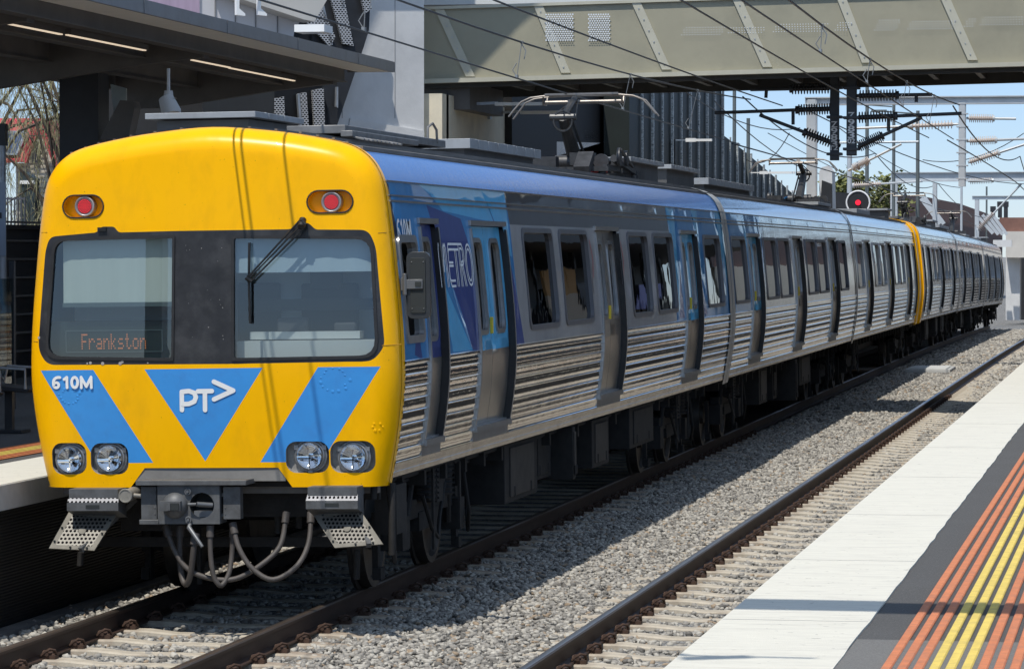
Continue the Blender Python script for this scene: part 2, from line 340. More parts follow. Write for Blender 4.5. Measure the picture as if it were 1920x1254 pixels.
# ballast stones ----------------------------------------------------
def stones(name,regs,mats,seed=1):
    rg=np.random.RandomState(seed); t=(1+5**.5)/2
    base=np.array([(-1,t,0),(1,t,0),(-1,-t,0),(1,-t,0),(0,-1,t),(0,1,t),(0,-1,-t),(0,1,-t),(t,0,-1),(t,0,1),(-t,0,-1),(-t,0,1)],float); base/=np.linalg.norm(base[0])
    F=np.array([(0,11,5),(0,5,1),(0,1,7),(0,7,10),(0,10,11),(1,5,9),(5,11,4),(11,10,2),(10,7,6),(7,1,8),(3,9,4),(3,4,2),(3,2,6),(3,6,8),(3,8,9),(4,9,5),(2,4,11),(6,2,10),(8,6,7),(9,8,1)])
    var=[]
    for k in range(24):
        b=base*(1+rg.uniform(-.45,.35,(12,1))); b=np.sign(b)*np.abs(b)**.7; var.append(b*np.array([1.1,rg.uniform(.5,.85),rg.uniform(.38,.7)]))
    var=np.array(var); AV=[];n0=0;AF=[];AM=[]
    for (xf,y0,y1,dn,sz,z0,zj) in regs:
        xa,xb=xf
        Y=None; n=int((xb-xa)*(y1-y0)*dn); X=rg.uniform(xa,xb,n); Y=rg.uniform(y0,y1,n)
        if zj=='sl':   # between sleepers
            ph=((Y-22.0+SP*.5)%SP)-SP*.5 if xa>-5 else ((Y-22.3+SP*.5)%SP)-SP*.5
            k=(np.abs(ph)>.135)|(rg.rand(n)<.035); X=X[k];Y=Y[k];n=len(X)
        of=np.array([(o1 if xa<-5.2 else o2)(y) for y in Y]); dz=np.array([drop(y) for y in Y])
        r=sz*rg.uniform(.55,1.25,n)*.5
        Z=z0+dz+rg.uniform(-.014,.014,n)+.012*np.sin(X*9+Y*3)*np.cos(Y*2.3)
        vi=rg.randint(0,24,n); P=var[vi]*r[:,None,None]
        a=rg.uniform(0,6.283,n); tx=rg.normal(0,.35,n); ty=rg.normal(0,.35,n)
        ca,sa=np.cos(a),np.sin(a); R=np.zeros((n,3,3)); R[:,0,0]=ca;R[:,0,1]=-sa;R[:,1,0]=sa;R[:,1,1]=ca;R[:,2,2]=1
        A=np.zeros((n,3,3));A[:,0,0]=1;A[:,1,1]=np.cos(tx);A[:,1,2]=-np.sin(tx);A[:,2,1]=np.sin(tx);A[:,2,2]=np.cos(tx)
        B=np.zeros((n,3,3));B[:,1,1]=1;B[:,0,0]=np.cos(ty);B[:,0,2]=np.sin(ty);B[:,2,0]=-np.sin(ty);B[:,2,2]=np.cos(ty)
        P=np.einsum('nij,nkj->nki',R@A@B,P)+np.stack([X+of,Y,Z],1)[:,None,:]
        AV.append(P.reshape(-1,3)); AF.append((F[None]+(np.arange(n)*12)[:,None,None]+n0).reshape(-1,3)); n0+=12*n
        AM.append(np.repeat(rg.choice(len(mats),n,p=[.46,.32,.17,.05]),20))
    V=np.concatenate(AV); Fc=np.concatenate(AF); Mi=np.concatenate(AM)
    me=bpy.data.meshes.new(name); me.vertices.add(len(V)); me.vertices.foreach_set('co',V.astype(np.float32).ravel())
    me.loops.add(len(Fc)*3); me.loops.foreach_set('vertex_index',Fc.astype(np.int32).ravel()); me.polygons.add(len(Fc)); me.polygons.foreach_set('loop_start',np.arange(len(Fc),dtype=np.int32)*3)
    for q in mats: me.materials.append(q)
    me.polygons.foreach_set('material_index',Mi.astype(np.int32)); me.update(calc_edges=True); me.validate()
    o=bpy.data.objects.new(name,me); COL.objects.link(o); return o
SM=[M('stone_mid_grey',(.28,.262,.232),.9,var=.3,vs=14),M('stone_light_grey',(.42,.395,.345),.9,var=.25,vs=14),M('stone_dark_grey',(.15,.14,.125),.9,var=.3,vs=14),M('stone_brown',(.30,.23,.16),.9,var=.3,vs=14)]
z=-.195
R_=[((-6.5,-4.36),15,22,300,.07,-.20,0),((-4.2,-2.6),15,22,300,.07,-.215,'sl'),((-8.1,-6.68),15,22,300,.07,-.215,'sl'),((-9.25,-8.28),15,21,300,.07,-.205,0),((-6.5,-4.36),100,165,60,.13,-.20,0),((-4.2,-3.4),80,150,60,.11,-.205,0),((-6.5,-4.36),22,42,600,.057,-.20,0),((-6.5,-4.36),42,62,420,.066,-.20,0),((-6.5,-4.36),62,100,170,.085,-.20,0),
    ((-4.2,-2.9),22,45,430,.060,-.215,'sl'),((-4.2,-3.2),45,80,300,.06,-.215,'sl'),
    ((-8.1,-6.68),22,34,430,.062,-.215,'sl'),((-9.25,-8.28),21,36,420,.064,-.205,0),((-6.55,-6.0),42,60,150,.06,-.20,0)]
tag(stones('ballast',R_,SM),'loose grey crushed stone ballast','gravel',kind='stuff')
# ---- right platform
plat_asph=M('platform_asphalt',(.082,.08,.077),.9,speck=(60,.62,.6,(.2,.19,.17)),var=.55,vs=120,bump=.004,bs=350,dirt=(.10,.10,.10),ds=1.1,da=.35)
plat_asph2=M('platform_asphalt_old',(.17,.165,.155),.9,var=.4,vs=150,bump=.004,bs=350)
white=M('worn_white_edge_paint',(.64,.615,.53),.8,var=.08,vs=12,st=(1,6,1),dirt=(.46,.44,.39),ds=2.6,da=.6,speck=(14,.68,.5,(.25,.24,.21)),bump=.0025,bs=140,bst=(1,.35,1))
def ox(Y): return off(Y)*.6 if Y>30 else 0
def strip(m,x0,x1,z0,z1,ya,yb,mi=0,jag=0,step=1.5):
    n=max(1,int((yb-ya)/step)); P=[ya+(yb-ya)*i/n for i in range(n+1)]
    vs=[]
    for Y in P:
        o=ox(Y)*1.0; j=(random.uniform(-jag,jag) if jag else 0)
        vs+=[(x0+o,Y,z0+drop(Y)),(x0+o,Y,z1+drop(Y)),(x1+o+j,Y,z1+drop(Y)),(x1+o+j,Y,z0+drop(Y))]
    fs=[]
    for i in range(n): fs+=[(i*4,i*4+1,i*4+5,i*4+4),(i*4+1,i*4+2,i*4+6,i*4+5),(i*4+2,i*4+3,i*4+7,i*4+6)]
    fs+=[(0,3,2,1),(n*4,n*4+1,n*4+2,n*4+3)]
    m.add(vs,fs,mi)
YE=160
m=MB(); strip(m,PE+.03,7.0,-.4,1.1,4,YE); P_=m.build('platform',plat_asph); mf_=MB(); strip(mf_,PE+.02,PE+.06,-.4,1.0,4,YE); mf_.build('platform_face',M('painted_undercroft_shade',(.03,.03,.032),.8),P_); tag(P_,kind='structure')  # side sheet coloured near black so the train's steel mirrors less brightness
m=MB(); strip(m,PE-.0,PE+.70,1.02,1.1095,4,YE,jag=.006,step=.35); m.build('white_edge_strip',white,P_)
m=MB()
for Y in (16.6,19.9,23.4,27.4,31.6,36,41): m.box((PE+.35,Y,1.1098),(.69,.014,.001))
m.build('expansion_joint',M('joint_dirt',(.30,.29,.27),.9),P_)
m=MB(); strip(m,PE+.70,7,1.1,1.1035,4,15.9,step=20); m.build('asphalt_patch',plat_asph2,P_)
orange=M('tactile_orange',(.53,.165,.055),.6,var=.18,vs=15,dirt=(.28,.12,.07),ds=9,da=.5); yellowt=M('tactile_yellow',(.66,.49,.09),.6,var=.15,vs=15,dirt=(.35,.26,.07),ds=9,da=.5)
def ribs(x,mat,lab):
    m=MB(); Y=8.0
    while Y<48: 
        o=ox(Y); a=.041
        m.add([(x+o,Y,1.104),(x+o+a,Y,1.104),(x+o+a,Y+.034,1.104),(x+o,Y+.034,1.104),(x+o+.004,Y+.005,1.1115),(x+o+a-.004,Y+.005,1.1115),(x+o+a-.004,Y+.029,1.1115),(x+o+.004,Y+.029,1.1115)],[(4,5,6,7),(0,1,5,4),(1,2,6,5),(2,3,7,6),(3,0,4,7)]); Y+=.037
    strip(m,x-.001,x+.042,1.1,1.106,5,100,step=3); m.build('tactile_strip',mat,P_,norm=False)
for i in range(11):
    ribs(-1.125+.0665*i,yellowt if i in(3,4,5) else orange,'')
# ---- left platform
LE=-9.0
corr=M('dark_corrugated_sheet',(.012,.013,.014),.5,.3)
m=MB(); n=60
Q=empty('platform'); tag(Q,kind='structure')
def lstrip(m,x0,x1,z0,z1,ya,yb,step=3,mi=0):
    k=int((yb-ya)/step); vs=[]
    for i in range(k+1):
        Y=ya+(yb-ya)*i/k; o=off(Y) if Y>30 else 0; d=drop(Y); vs+=[(x0+o,Y,z0+d),(x0+o,Y,z1+d),(x1+o,Y,z1+d),(x1+o,Y,z0+d)]
    fs=[]
    for i in range(k): fs+=[(i*4+j,i*4+(j+1)%4,i*4+4+(j+1)%4,i*4+4+j) for j in range(4)]
    m.add(vs,fs+[(0,3,2,1),(k*4,k*4+1,k*4+2,k*4+3)],mi)
m=MB(); lstrip(m,-19,LE-.25,-.4,1.0,6,170); m.build('deck',plat_asph,Q)
m=MB(); lstrip(m,LE-.24,LE,.80,1.0,6,170); m.build('edge_coping',M('coping_concrete',(.46,.45,.42),.8,var=.15,vs=4,bump=.003,bs=30),Q)
m=MB(); lstrip(m,LE-.9,LE-.02,1.0,1.006,6,170); m.build('white_edge_strip',white,Q)
for i in range(9):
    m=MB(); x=LE-1.1-.0665*i; lstrip(m,x-.04,x,1.003,1.011,6,60); m.build('tactile_strip',yellowt if i in(3,4,5) else orange,Q)
m=MB(); vs=[];n=90
for i in range(n+1):
    z=-.35+i*1.14/n; vs+=[(LE-.10-(.007 if i%2 else 0),12,z),(LE-.10-(.007 if i%2 else 0),60,z)]
m.add(vs,[(2*i,2*i+1,2*i+3,2*i+2) for i in range(n)]); m.build('corrugated_face',corr,Q)
m=MB(); m.box((LE-.02,36,-.27),(.16,48,.22)); m.build('kerb',M('kerb_concrete',(.12,.12,.12),.9,var=.3),Q)
m=MB(); q=atZ(1745,690,-.15); m.box((q.x,q.y,-.185),(1.15,2.6,.09)); m.box((q.x,q.y,-.13),(.95,2.3,.03)); 
tag(m.build('cable_pit_cover',M('pit_concrete',(.5,.5,.48),.8,var=.1,vs=5),bevel=.01),'pale rectangular cable pit cover set in the ballast between the tracks','pit cover')
# ================================================================ the train
RHO=math.radians(.8); cR,sR=math.cos(RHO),math.sin(RHO); TX=T1+.03; TY=27.0
def fp(x,y,Y=27.05):
    p=atY(x,y,Y); a=p.x-TX; return (a*cR+p.z*sR, -a*sR+p.z*cR)
def sp(x,y):
    p=atX(x,y,-5.885); return (p.y-TY,p.z-.021)
SEC=[(1.395,.98),(1.44,1.2),(1.49,1.5),(1.52,1.8),(1.52,2.05),(1.505,2.35),(1.475,2.7),(1.445,3.0),(1.415,3.24),(1.385,3.40),(1.33,3.52),(1.24,3.62),(1.10,3.695),(.85,3.755),(.5,3.81),(0,3.85)]
_n=len(SEC); _c=[SEC[0]]+SEC+[(-SEC[-2][0],SEC[-2][1])]; _S=[]
for _i in range(1,_n):
    p0,p1,p2,p3=_c[_i-1],_c[_i],_c[_i+1],_c[_i+2] if _i+2<len(_c) else _c[_i+1]
    for _k in range(5):
        t=_k/5; _S.append(tuple(.5*(2*p1[j]+(p2[j]-p0[j])*t+(2*p0[j]-5*p1[j]+4*p2[j]-p3[j])*t*t+(3*p1[j]-p0[j]-3*p2[j]+p3[j])*t**3) for j in(0,1)))
SEC=_S+[(0,SEC[-1][1])]
_w=[a for a,b in SEC];_z=[b for a,b in SEC]
def sec(z): return float(np.interp(z,_z,_w))
yellow=M('yellow_gloss_paint',(.95,.475,.0),.28,0,speck=(48,.735,.75,(.10,.06,.02)),var=.03,vs=2,coat=.04,dirt=(.55,.27,.01),ds=5,da=.24,st=(1,1,.5),spec=.15)
bluep=M('blue_vinyl',(.042,.27,.66),.38,0,var=.04,vs=3,dirt=(.05,.12,.35),ds=5,da=.25,bump=.0015,bs=12)
blackp=M('black_window_surround',(.022,.022,.024),.42,0,var=.5,vs=6,dirt=(.10,.10,.10),ds=4,da=.35)
steelb=M('stainless_steel',(.62,.61,.60),.07,1,var=.06,vs=3,bump=.0035,bs=1,bst=(.1,5.5,1.2),st=(1,1,1),dirt=(.36,.34,.32),ds=2.5,da=.3)
steelf=M('fluted_stainless_steel',(.74,.71,.67),.04,1,var=.10,vs=3,bump=.002,bs=1,bst=(.1,3.5,10.0),dirt=(.30,.27,.23),ds=3.,da=.45)
steels=M('skirt_stainless_steel',(.55,.52,.48),.24,1,var=.15,vs=5,bump=.006,bs=1,bst=(1,9,9),dirt=(.22,.18,.14),ds=4,da=.6)
greyp=M('grey_window_band',(.33,.325,.32),.5,.1,var=.08,vs=4,bump=.0012,bs=1,bst=(.1,6,1),coat=.5,crough=.05,dirt=(.16,.155,.15),ds=3,da=.3)
charc=M('charcoal_band',(.045,.045,.05),.4,.1,var=.2,vs=3,coat=.8,bump=.0018,bs=1,bst=(.1,7,1.2))
def vin(n,c): return M(n,c,.55,.0,spec=.2,var=.08,vs=4,coat=.7,crough=.03,bump=.0012,bs=1,bst=(.1,7,1.2),dirt=tuple(q*.6 for q in c),ds=3,da=.3)
B1=vin('livery_mid_blue',(.04,.23,.50)); B2=vin('livery_light_blue',(.11,.45,.74)); B3=vin('livery_navy',(.045,.07,.24)); B4=vin('livery_dark_navy',(.022,.026,.045))
cove=M('blue_cantrail',(.028,.14,.45),.22,.0,spec=.3,coat=.13,var=.05,vs=3,bump=.004,bs=1,bst=(.1,4.5,2.5))
roofm=M('roof_grey',(.17,.165,.16),.6,.25,var=.22,vs=2,st=(3,.6,3),dirt=(.07,.065,.06),ds=2,da=.5)
wglass=glass('side_window_glass',(.10,.115,.12),.85,.01,1.65,wob=.0006)
fglass=glass('windscreen_glass',(.74,.80,.80),.9,.005,1.95)
doorm=M('door_steel',(.60,.56,.50),.3,.95,var=.12,vs=3,bump=.0015,bs=1,bst=(1,3,1)); frm=M('frame_aluminium',(.40,.40,.40),.35,.85,var=.12,vs=6)
TRAING='carriages of the yellow fronted train'
def smap(s,o=0.0): return lambda y,z:(s*(sec(z)+o),y,z)
def ring(m,lo,li,fm,h,d,mi=0,mi2=None):
    """gasket: outer loop, inner loop (same count), fm(a,b,off)"""
    n=len(lo); V=[fm(*p,0) for p in lo]+[fm(*p,h) for p in lo]+[fm(*p,h) for p in li]+[fm(*p,-d) for p in li]; F=[]
    for k in range(3):
        for i in range(n): F.append((k*n+i,k*n+(i+1)%n,(k+1)*n+(i+1)%n,(k+1)*n+i))
    m.add(V,F,mi,True)
def sw(s): return lambda y,z,o:(s*(sec(z)+o),y,z)
def cdt_mesh(m,outer,hls,fm,o,lines=(),pts=(),matf=None,sm=True):
    V,F,Mi=cdt(outer,hls,lines,pts,matf); b=len(m.v); m.v+=[tuple(fm(a,c,o)) for a,c in V]; m.f+=[tuple(i+b for i in f) for f in F]; m.m+=Mi; m.sm+=[sm]*len(F)
FZ=1.96; WZ0,WZ1=2.12,3.03; DZ0,DZ1=1.30,3.07
SPARE={}
def car_side(root,s,L,y0,doors,wins,liv=None,cab=None):
    """one side wall with its windows and doors; liv(y,z)->material index"""
    ops=sorted([(a,b) for a,b in doors]+([cab] if cab else []))
    out=[(y0,FZ)]
    for a,b in ops: out+=[(a,FZ),(a,DZ1-.06),(a+.06,DZ1),(b-.06,DZ1),(b,DZ1-.06),(b,FZ)]
    out+=[(L,FZ),(L,3.40),(y0,3.40)]
    holes_=[rrect(a,WZ0,b,WZ1,.09) for a,b in wins]
    if cab and s>0: holes_.append(rrect(.47,2.14,1.10,2.93,.06))
    m=MB(); pts=[(y,z) for z in (2.05,2.2,2.35,2.5,2.7,2.85,2.95,3.04,3.1,3.24,3.32) for y in np.arange(y0+.13,L,.31)]
    mats=[greyp,charc,B1,B2,B3,B4]; lines=[] if not liv else liv[0]
    cdt_mesh(m,dens(out,.35),[dens(h,.3) for h in holes_],sw(s),0,lines,pts,(liv[1] if liv else (lambda y,z:0)))
    wall=m.build('side_wall',mats if liv else [steelb],root,auto=60)
    # fluted panels, skirt, gutter
    m=MB(); P=[]; nf=8; dz=(1.945-1.15)/nf
    for i in range(nf):
        a=1.15+i*dz
        for t,o in ((0,.0),(.04,.010),(.09,.015),(.15,.010),(.19,.0),(.45,.0035),(.62,.0035),(.80,.0005)): P.append((sec(a+t*dz)+o,a+t*dz))
    P.append((sec(1.945)+.012,1.945)); P.append((sec(1.96)+.012,1.962)); P.append((sec(1.97),1.97))
    e=[y0]+[q for ab in ops for q in ab]+[L]
    for i in range(0,len(e),2):
        a,b=e[i]+(.045 if i else 0),e[i+1]-(.045 if i+1<len(e)-1 else 0); k=max(2,int((b-a)/.5)); ys=[a+(b-a)*j/k for j in range(k+1)]
        m=MB(); m.sweep([(s*p,z) for p,z in P],[(0,y,0) for y in ys],closed=False,sm=True); m.build('fluted_panel',steelf,root,auto=28)
    m=MB(); ys=np.arange(y0,L+.01,(L-y0)/40)
    m.sweep([(s*(sec(z)+o),z) for z,o in ((1.04,-.03),(1.04,.006),(1.08,.006),(1.085,.001),(1.11,.001),(1.115,.008),(1.15,.008),(1.155,.002))],[(0,y,0) for y in ys],closed=False,sm=True)
    m.build('skirt',steels,root,auto=25)
    m=MB()
    for z,h in ((3.24,.014),(3.285,.01),(3.40,.008)): m.box((s*(sec(z)+.006),(y0+L)/2,z),(.022,L-y0,h))
    m.build('rain_gutter',frm,root)
    for a,b in wins:
        lo=rrect(a-.035,WZ0-.035,b+.035,WZ1+.035,.11); li=rrect(a+.012,WZ0+.012,b-.012,WZ1-.012,.085)
        m=MB(); ring(m,lo,li,sw(s),.016,.03); o=m.build('window_frame',(frm if not liv else M('window_frame_grey',(.15,.15,.16),.4,.4,var=.1)),root,auto=50)
        m=MB(); cdt_mesh(m,rrect(a,WZ0,b,WZ1,.09),[],sw(s),-.022,pts=[((a+b)/2+q,z) for z in(2.3,2.5,2.7,2.85) for q in(-.4,0,.4)]); m.build('window_pane',wglass,o)
    for a,b in ops:
        c=(a,b)==cab; mid=(a+b)/2
        leaves=[(a+.01,b-.01)] if c else [(a+.01,mid-.004),(mid+.004,b-.01)]
        m=MB(); of=[(a-.045,1.22),(a-.045,DZ1+.045),(b+.045,DZ1+.045),(b+.045,1.22)]; Z=[1.24+i*.12 for i in range(16)]
        for yy,sg in((a,1),(b,-1)):   # jambs follow the body curve
            ys=(yy-sg*.045,yy-sg*.045,yy,yy); os_=(.0,.02,.02,-.055); vs=[(s*(sec(min(z,DZ1))+o),y,min(z,DZ1)) for z in Z for y,o in zip(ys,os_)]
            m.add(vs,[(i*4+k,i*4+k+1,i*4+5+k,i*4+4+k) for i in range(len(Z)-1) for k in range(2)],0,False); m.add(vs,[(i*4+2,i*4+3,i*4+7,i*4+6) for i in range(len(Z)-1)],1,False)
        m.box((s*(sec(DZ1)+.0-.03),mid,DZ1+.02),(.10,b-a+.09,.045)); m.box((s*(sec(1.27)+.005),mid,1.262),(.06,b-a+.06,.05),mi=0); m.box((s*(sec(1.27)-.06),mid,1.29),(.10,b-a,.02),mi=0); m.box((s*(sec(1.2)-.002),mid,1.195),(.015,b-a+.07,.085),mi=0)
        fr=m.build('door_frame',[frm,black],root)
        for j,(p,q) in enumerate(leaves):
            wd=q-p; hw=rrect(p+wd*.26,2.12,q-wd*.24,2.93,.09)
            m=MB(); zb=1.95
            lv=liv[2] if liv else None
            fm=sw(s); col=[doorm,(B2 if not c else B3) if (liv and liv[2]((a+b)/2)) else doorm]
            cdt_mesh(m,dens([(p,DZ0),(q,DZ0),(q,DZ1-.01),(p,DZ1-.01)],.3),[dens(hw,.3)],fm,-.046,[[(p+.001,zb),(q-.001,zb),(q-.001,zb+.004),(p+.001,zb+.004)]],[(p+wd*f,z) for f in(.1,.5,.9) for z in(1.4,1.5,1.6,1.7,1.8,1.9,2.05)],(lambda y,z:1 if z>1.952 else 0))
            d=m.build('door',col,root,auto=60)
            li=rrect(p+wd*.26+.012,2.132,q-wd*.24-.012,2.918,.08); m=MB(); ring(m,rrect(p+wd*.26-.03,2.09,q-wd*.24+.03,2.96,.11),li,lambda y,z,o:(s*(sec(z)-.046+o),y,z),.014,.02); m.build('window_gasket',frm,d)
            m=MB(); cdt_mesh(m,rrect(p+wd*.26,2.12,q-wd*.24,2.93,.09),[],sw(s),-.058,pts=[((p+q)/2,z) for z in(2.3,2.5,2.7)]); m.build('window_pane',wglass,d)
            if not c and j==0:
                m=MB(); m.box((s*(sec(2.2)-.03),q-.07,2.17),(.03,.026,.15)); m.build('door_handle',M('door_handle_yellow',(.65,.5,.04),.4),d,bevel=.006)
def roof(root,L,y0,blue):
    m=MB(); P=[(w_,z) for w_,z in SEC if z>=3.40]; full=[(w_,z) for w_,z in P]+[(-w_,z) for w_,z in P[::-1][1:]]
    n=len(full); ci=[i for i in range(n-1)]
    mis=[0 if (full[i][1]+full[i+1][1])/2<3.63 else 1 for i in range(n-1)]
    m.sweep(full,[(0,y0+(L-y0)*j/30,0) for j in range(31)],closed=False,sm=True,mis=mis)
    for x,h in ((1.2,.03),(1.08,.018),(.97,.02),(.84,.018),(.70,.022),(.5,.02),(.28,.02)):
        for q in(-1,1): m.box((q*x,(y0+L)/2,float(np.interp(x,[a for a,b in SEC[::-1]],[b for a,b in SEC[::-1]]))+h*.4),(.022,L-y0-.02,h),mi=1)
    m.build('roof',[cove if blue else steelb,roofm],root,auto=40)
def endwall(root,y,s):
    m=MB(); P=[(w_,z) for w_,z in SEC]; full=P+[(-a,b) for a,b in P[::-1][1:]]
    m.add([(a,y,b) for a,b in full],[tuple(range(len(full)))])
    inn=[(a*.985,b-.0) for a,b in full]
    m.build('end_wall',M('end_wall_dark',(.06,.06,.06),.6,var=.3),root)
    m=MB(); pr=[(a+(.014 if a>0 else -.014 if a<0 else 0),y-s*.30,b+(.012 if b>3.5 else 0)) for a,b in full]; pq=[(p[0],y-s*.003,p[2]) for p in pr]; n=len(pr)
    m.add(pr+pq,[(i,i+1,n+i+1,n+i) for i in range(n-1)]); m.build('end_strip',M('end_strip_aluminium',(.50,.49,.46),.42,.5,var=.15,vs=4),root)
    m=MB(); m.box((0,y+s*.06,2.1),(1.1,.12,2.1)); m.build('gangway',black,root)
def bogie(root,yc,motor):
    b=MB(); 
    for s in(-1,1):
        b.box((s*1.02,yc,.62),(.13,2.1,.16)); b.box((s*1.02,yc,.50),(.15,.9,.16)); b.box((s*1.04,yc-1.2,.46),(.20,.30,.28)); b.box((s*1.04,yc+1.2,.46),(.20,.30,.28))
        for yy in(-.35,.35): b.tube([(s*1.10,yc+yy,.68),(s*1.10,yc+yy,1.02)],.13,12)
        for q in np.arange(.70,1.0,.045): 
            for yy in(-.35,.35): b.tube([(s*1.10+.145*math.cos(t),yc+yy+.145*math.sin(t),q) for t in np.linspace(0,6.0,10)],.012,5)
        for yy in(-.95,.95): b.tube([(s*1.06,yc+yy,.40),(s*1.10,yc+yy*.8,.95)],.035,8); b.box((s*.98,yc+yy*1.75,.40),(.05,.10,.55)); b.box((s*1.0,yc+yy*1.75,.16),(.07,.16,.10))
        b.tube([(s*1.2,yc-.8,.75),(s*1.24,yc-.6,.45),(s*1.22,yc-.25,.35),(s*1.18,yc,.5),(s*1.2,yc+.15,.8)],.018,6)
        b.tube([(s*1.22,yc+.9,.9),(s*1.26,yc+.95,.5),(s*1.2,yc+1.2,.3),(s*1.15,yc+1.4,.5)],.018,6)
        b.box((s*1.15,yc,.82),(.10,.34,.34)); b.box((s*1.24,yc-.55,.62),(.02,.05,.7)); b.box((s*1.24,yc+.62,.66),(.02,.06,.6))
        for yy in(-.7,.1,.75): b.box((s*1.12,yc+yy,.93),(.06,.22,.10))
    b.box((0,yc,.62),(2.0,.35,.25)); 
    f=b.build('bogie',under,root)
    wm=M('wheel_steel',(.10,.09,.08),.5,.7,var=.4,vs=6)
    for s in(-1,1):
        for q in(-1.2,1.2):
            w_=MB(); x=s*.80; pr=[(-.07,.0),(-.07,.49),(-.04,.495),(-.03,.46),(.065,.455),(.065,.40),(.02,.37),(.02,.14),(.08,.13),(.08,.0)]
            vs=[];n=28
            for k in range(n):
                a=2*math.pi*k/n; vs+=[(x+s*px,yc+q+r*math.cos(a),.46+r*math.sin(a)) for px,r in pr]
            w_.add(vs,[(k*10+j,k*10+j+1,((k+1)%n)*10+j+1,((k+1)%n)*10+j) for k in range(n) for j in range(9)],0,True); w_.build('wheel',wm,f,auto=30)
def boxes(root,L,cfg):
    for (a,b,z0,z1,xo,door) in cfg:
        m=MB(); m.box((xo,(a+b)/2,(z0+z1)/2),(.50,b-a,z1-z0)); 
        m.box((xo+.256,(a+b)/2,(z0+z1)/2),(.02,(b-a)*.72,(z1-z0)*.82),mi=1 if door else 0)
        for q in(.25,.75): m.box((xo+.265,a+(b-a)*q,z0+.10),(.02,.05,.10)); m.box((xo-.1,a+(b-a)*q,z1+.10),(.05,.05,.25))
        o=m.build('equipment_box',[under,M('box_door_brown',(.05,.043,.036),.7,.1,var=.35,vs=5)],root,bevel=.008)
    m=MB(); m.box((0,L/2,1.03),(2.5,L-.4,.10)); 
    for y in np.arange(.6,L-.3,.9): m.box((0,y,.93),(2.5,.08,.16))
    m.tube([(1.18,1,.96),(1.18,L-1,.96)],.025,6); m.tube([(1.1,1,.90),(1.1,L-1,.90)],.018,6)
    m.box((0,L/2,.80),(1.2,L-8.5,.5)); m.build('underframe',under,root)
    m=MB(); m.box((0,L/2,1.22),(2.6,L-.8,.06)); m.build('floor',M('floor_vinyl',(.10,.10,.11),.7),root)
    m=MB(); sm=M('seat_blue',(.03,.05,.16),.8,var=.3)
    for y in np.arange(5.6,L-1.2,1.75):
        for x in(-.85,.85): m.box((x,y,1.72),(.85,.10,.95)); m.box((x,y-.25,1.62),(.85,.45,.12))
    for x in(-.75,.75): m.tube([(x,2.2,3.1),(x,L-.3,3.1)],.018,6)
    m.build('seats',sm,root)
alum=M('pantograph_alloy',(.30,.27,.24),.42,.8,var=.25,vs=5)
